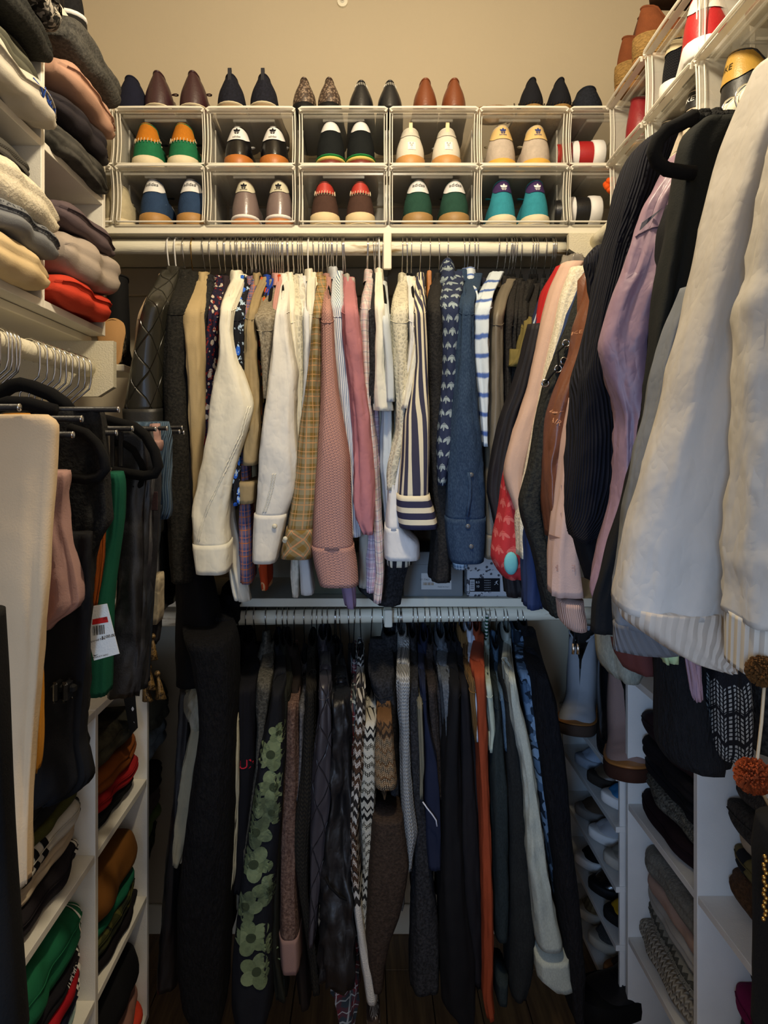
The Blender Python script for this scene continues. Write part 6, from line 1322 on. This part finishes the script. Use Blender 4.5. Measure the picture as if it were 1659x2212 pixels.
# ---------------------------------------------------------------- right rear corner: boots and shoes
def aisle(Y, z, lab_, X=.875, **kw): kw.setdefault('rot', PI/2); return make_shoe(lab_, (X, Y, z), **kw)
bootk = dict(H=.25, low=.245, top=.92, name='boot', cat='boot', L=.27)
aisle(2.12, .724, 'pale grey lug sole boot standing at the back of the shoe rack', upper=PL('a9abb0'), soles=[('lug_sole', PL('4b3c33'), 0, .03), ('welt', gum2, .03, .036)], W=.050, X=.67, rot=PI-.42, **bootk)
aisle(1.995, .724, 'shiny black heeled boot between the grey and the pink boots', upper=mat('leather', '121214', rough=.25), soles=[('heel_block', blk, 0, .035)], W=.038, X=.695, rot=PI-.25, **bootk)
aisle(1.865, .724, 'dusty pink lug sole boot with brown sole next to the cube unit', upper=PL('9a8078'), soles=[('lug_sole', PL('43291f'), 0, .032), ('welt', gum2, .032, .04)], W=.050, X=.69, rot=PI-.30, **bootk)
pal = [(.601, [('silver and blue running shoe on the upper rack shelf', 1.99, PL('98a4b4'), PL('8d95a0')), ('bronze leather sneaker on the upper rack shelf', 1.88, PL('5a4a3a', rough=.4), PL('2e2822')), ('blue and white trainer on the upper rack shelf', 1.77, PL('3d7fb0'), white)]),
       (.457, [('brown and white low sneaker on the second rack shelf', 1.99, PL('4a3a2c'), PL('76706a')), ('white and turquoise trainer on the second rack shelf', 1.87, PL('b5b5b8'), white), ('taupe suede trainer on the second rack shelf', 1.75, su('8a8478'), PL('b5aea2'))]),
       (.317, [('black sneaker with white toe line on the third rack shelf', 1.99, PL('141416'), white), ('black patent loafer on the third rack shelf', 1.87, mat('leather', '121214', rough=.2), blk), ('black and yellow trainer on the third rack shelf', 1.75, PL('c79a1e'), PL('181818'))]),
       (.171, [('checked canvas sneaker with whipstitched sole on the low shelf', 1.99, mat('plaid', '6c5c40', '8a7a5a', '4a3a2a', p=.02), PL('b8b0a0')), ('grey knit sneaker with dark stitches on the low shelf', 1.87, mat('knit', '5a5a58', p=.006), PL('b8b0a0')), ('brown black sneaker on the low shelf', 1.75, PL('3a2a20'), PL('8a5a30'))])]
for z, row in pal:
    for lb, Y, u_, so in row:
        aisle(Y, z, lb, upper=u_, soles=[('outsole', so, 0, .026)], H=.095, W=.044, top=.7, lace=PL('999999') if 'loafer' not in lb else None, L=.27, toe=.95, stripes=PL('222222') if 'checked' in lb else None)
aisle(1.78, .010, 'black chunky high top sneaker on the floor, right rear corner', upper=PL('0f0f12', rough=.5), soles=[('outsole', PL('0b0b0c'), 0, .04)], H=.14, W=.055, L=.30, X=.86, lace=blk, top=.75)
t = make_shoe('large black strapped sneaker with small white letters stacked on the floor', (.80, 1.74, .152), rot=PI/2+.25, upper=PL('131316', rough=.45), soles=[('outsole', PL('0b0b0c'), 0, .045)], H=.15, W=.058, L=.31, lace=blk, top=.75, band=PL('1a1a1e'))
o_ = [o for o in REG if o.parent is t and o.name.startswith('upper')][0]
decal('lettering', textmesh('AIR'), .020, PL('b0b0b0'), t, [o_], (.046, .2, .08), (0, -1, 0), (0, 0, 1), (-1, 0, 0), local=True) if False else decal('lettering', textmesh('AIR'), .022, PL('b8b8b8'), t, [o_], (-.05, .14, .075), (0, -1, 0), (0, 0, 1), (1, 0, 0), local=True)
# left rear corner: boot and flats on the short shelf
make_shoe('black ankle boot standing behind the end of the upper left unit', (-.632, 1.765, 1.713), rot=.3, upper=PL('121213'), soles=[('outsole', blk, 0, .03)], H=.24, low=.23, top=.9, W=.035, L=.20, name='boot', cat='boot')
make_shoe('leopard print flat stood upright with its tan sole showing', (-.628, 1.70, 1.715), rot=PI, tilt=(PI/2+.12, 0), upper=mat('snake', '1e1a16', 'b9a88a'), soles=[('outsole', PL('b48a5a'), 0, .008)], H=.045, low=.035, W=.030, L=.115, name='flat_shoe')
# pompom garland at the right
o = thing('pompom_garland', 'rust orange pompoms on a cream cord at the right edge', 'garland', P(1640, 1460, .56))
B().tube([P(1652, 1465, .56), P(1645, 1560, .56), P(1636, 1640, .56), P(1640, 1700, .56), P(1672, 1760, .56)], .0013, 6).mk('cord', PL('c0ac8c'), o, smooth=True)
def pom(px, py, r, m):
    b = B(); c = P(px, py, .56); random.seed(px); b.ball(c, r*.62, 12, 8)
    for i in range(420):
        z = random.uniform(-1, 1); a = random.random()*6.283; q = math.sqrt(1-z*z); d = Vector((q*math.cos(a), q*math.sin(a), z)); k_ = r*random.uniform(.85, 1.05)
        s_ = d.cross(Vector((.3, .5, .8))).normalized()*.0011; u2 = d.cross(s_).normalized()*.0011
        b.add([c+d*r*.5+s_, c+d*r*.5-s_*.5+u2, c+d*r*.5-s_*.5-u2, c+d*k_+s_, c+d*k_-s_*.5+u2, c+d*k_-s_*.5-u2], [[0, 1, 4, 3], [1, 2, 5, 4], [2, 0, 3, 5], [3, 4, 5]])
    put(b.mk('pompom', m, o), kind='stuff')
pom(1627, 1676, .0145, PL('7f3514')); pom(1646, 1450, .0125, PL('4e3214'))
GP('beaded black coat', 'black coat with gold beads at the lower right edge, nearest the camera', .50, '1780:1652,1760 1850:1644,1760 1950:1646,1760 2050:1645,1760 2150:1642,1760 2240:1640,1760', PL('0d0d0f'), b=.02, cat='coat', name='coat', amp=.002)
t = find('black coat with gold beads at the lower right edge, nearest the camera'); b = B()
for i in range(16): b.ball(P(1652+3*math.sin(i*2), 1850+i*9, .474), .0016, 6, 4)
b.mk('bead', mat('metal', 'b08a4a', rough=.3), t, smooth=True)
# plastic shoulder cover by the upper right corner
o = thing('plastic_cover', 'crumpled clear plastic shoulder cover at the right end of the upper rod', 'cover', P(1232, 556, 1.70))
v, f, uv = cloth(rows_of('554:1226-1238 562:1216-1252 575:1208-1262 590:1204-1266'), 1.66, .04, seed=3, amp=.01, crease=3, step=4); mk('film', v, f, mat('plastic', '9c9488', rough=.15, q=.55), o, uv)
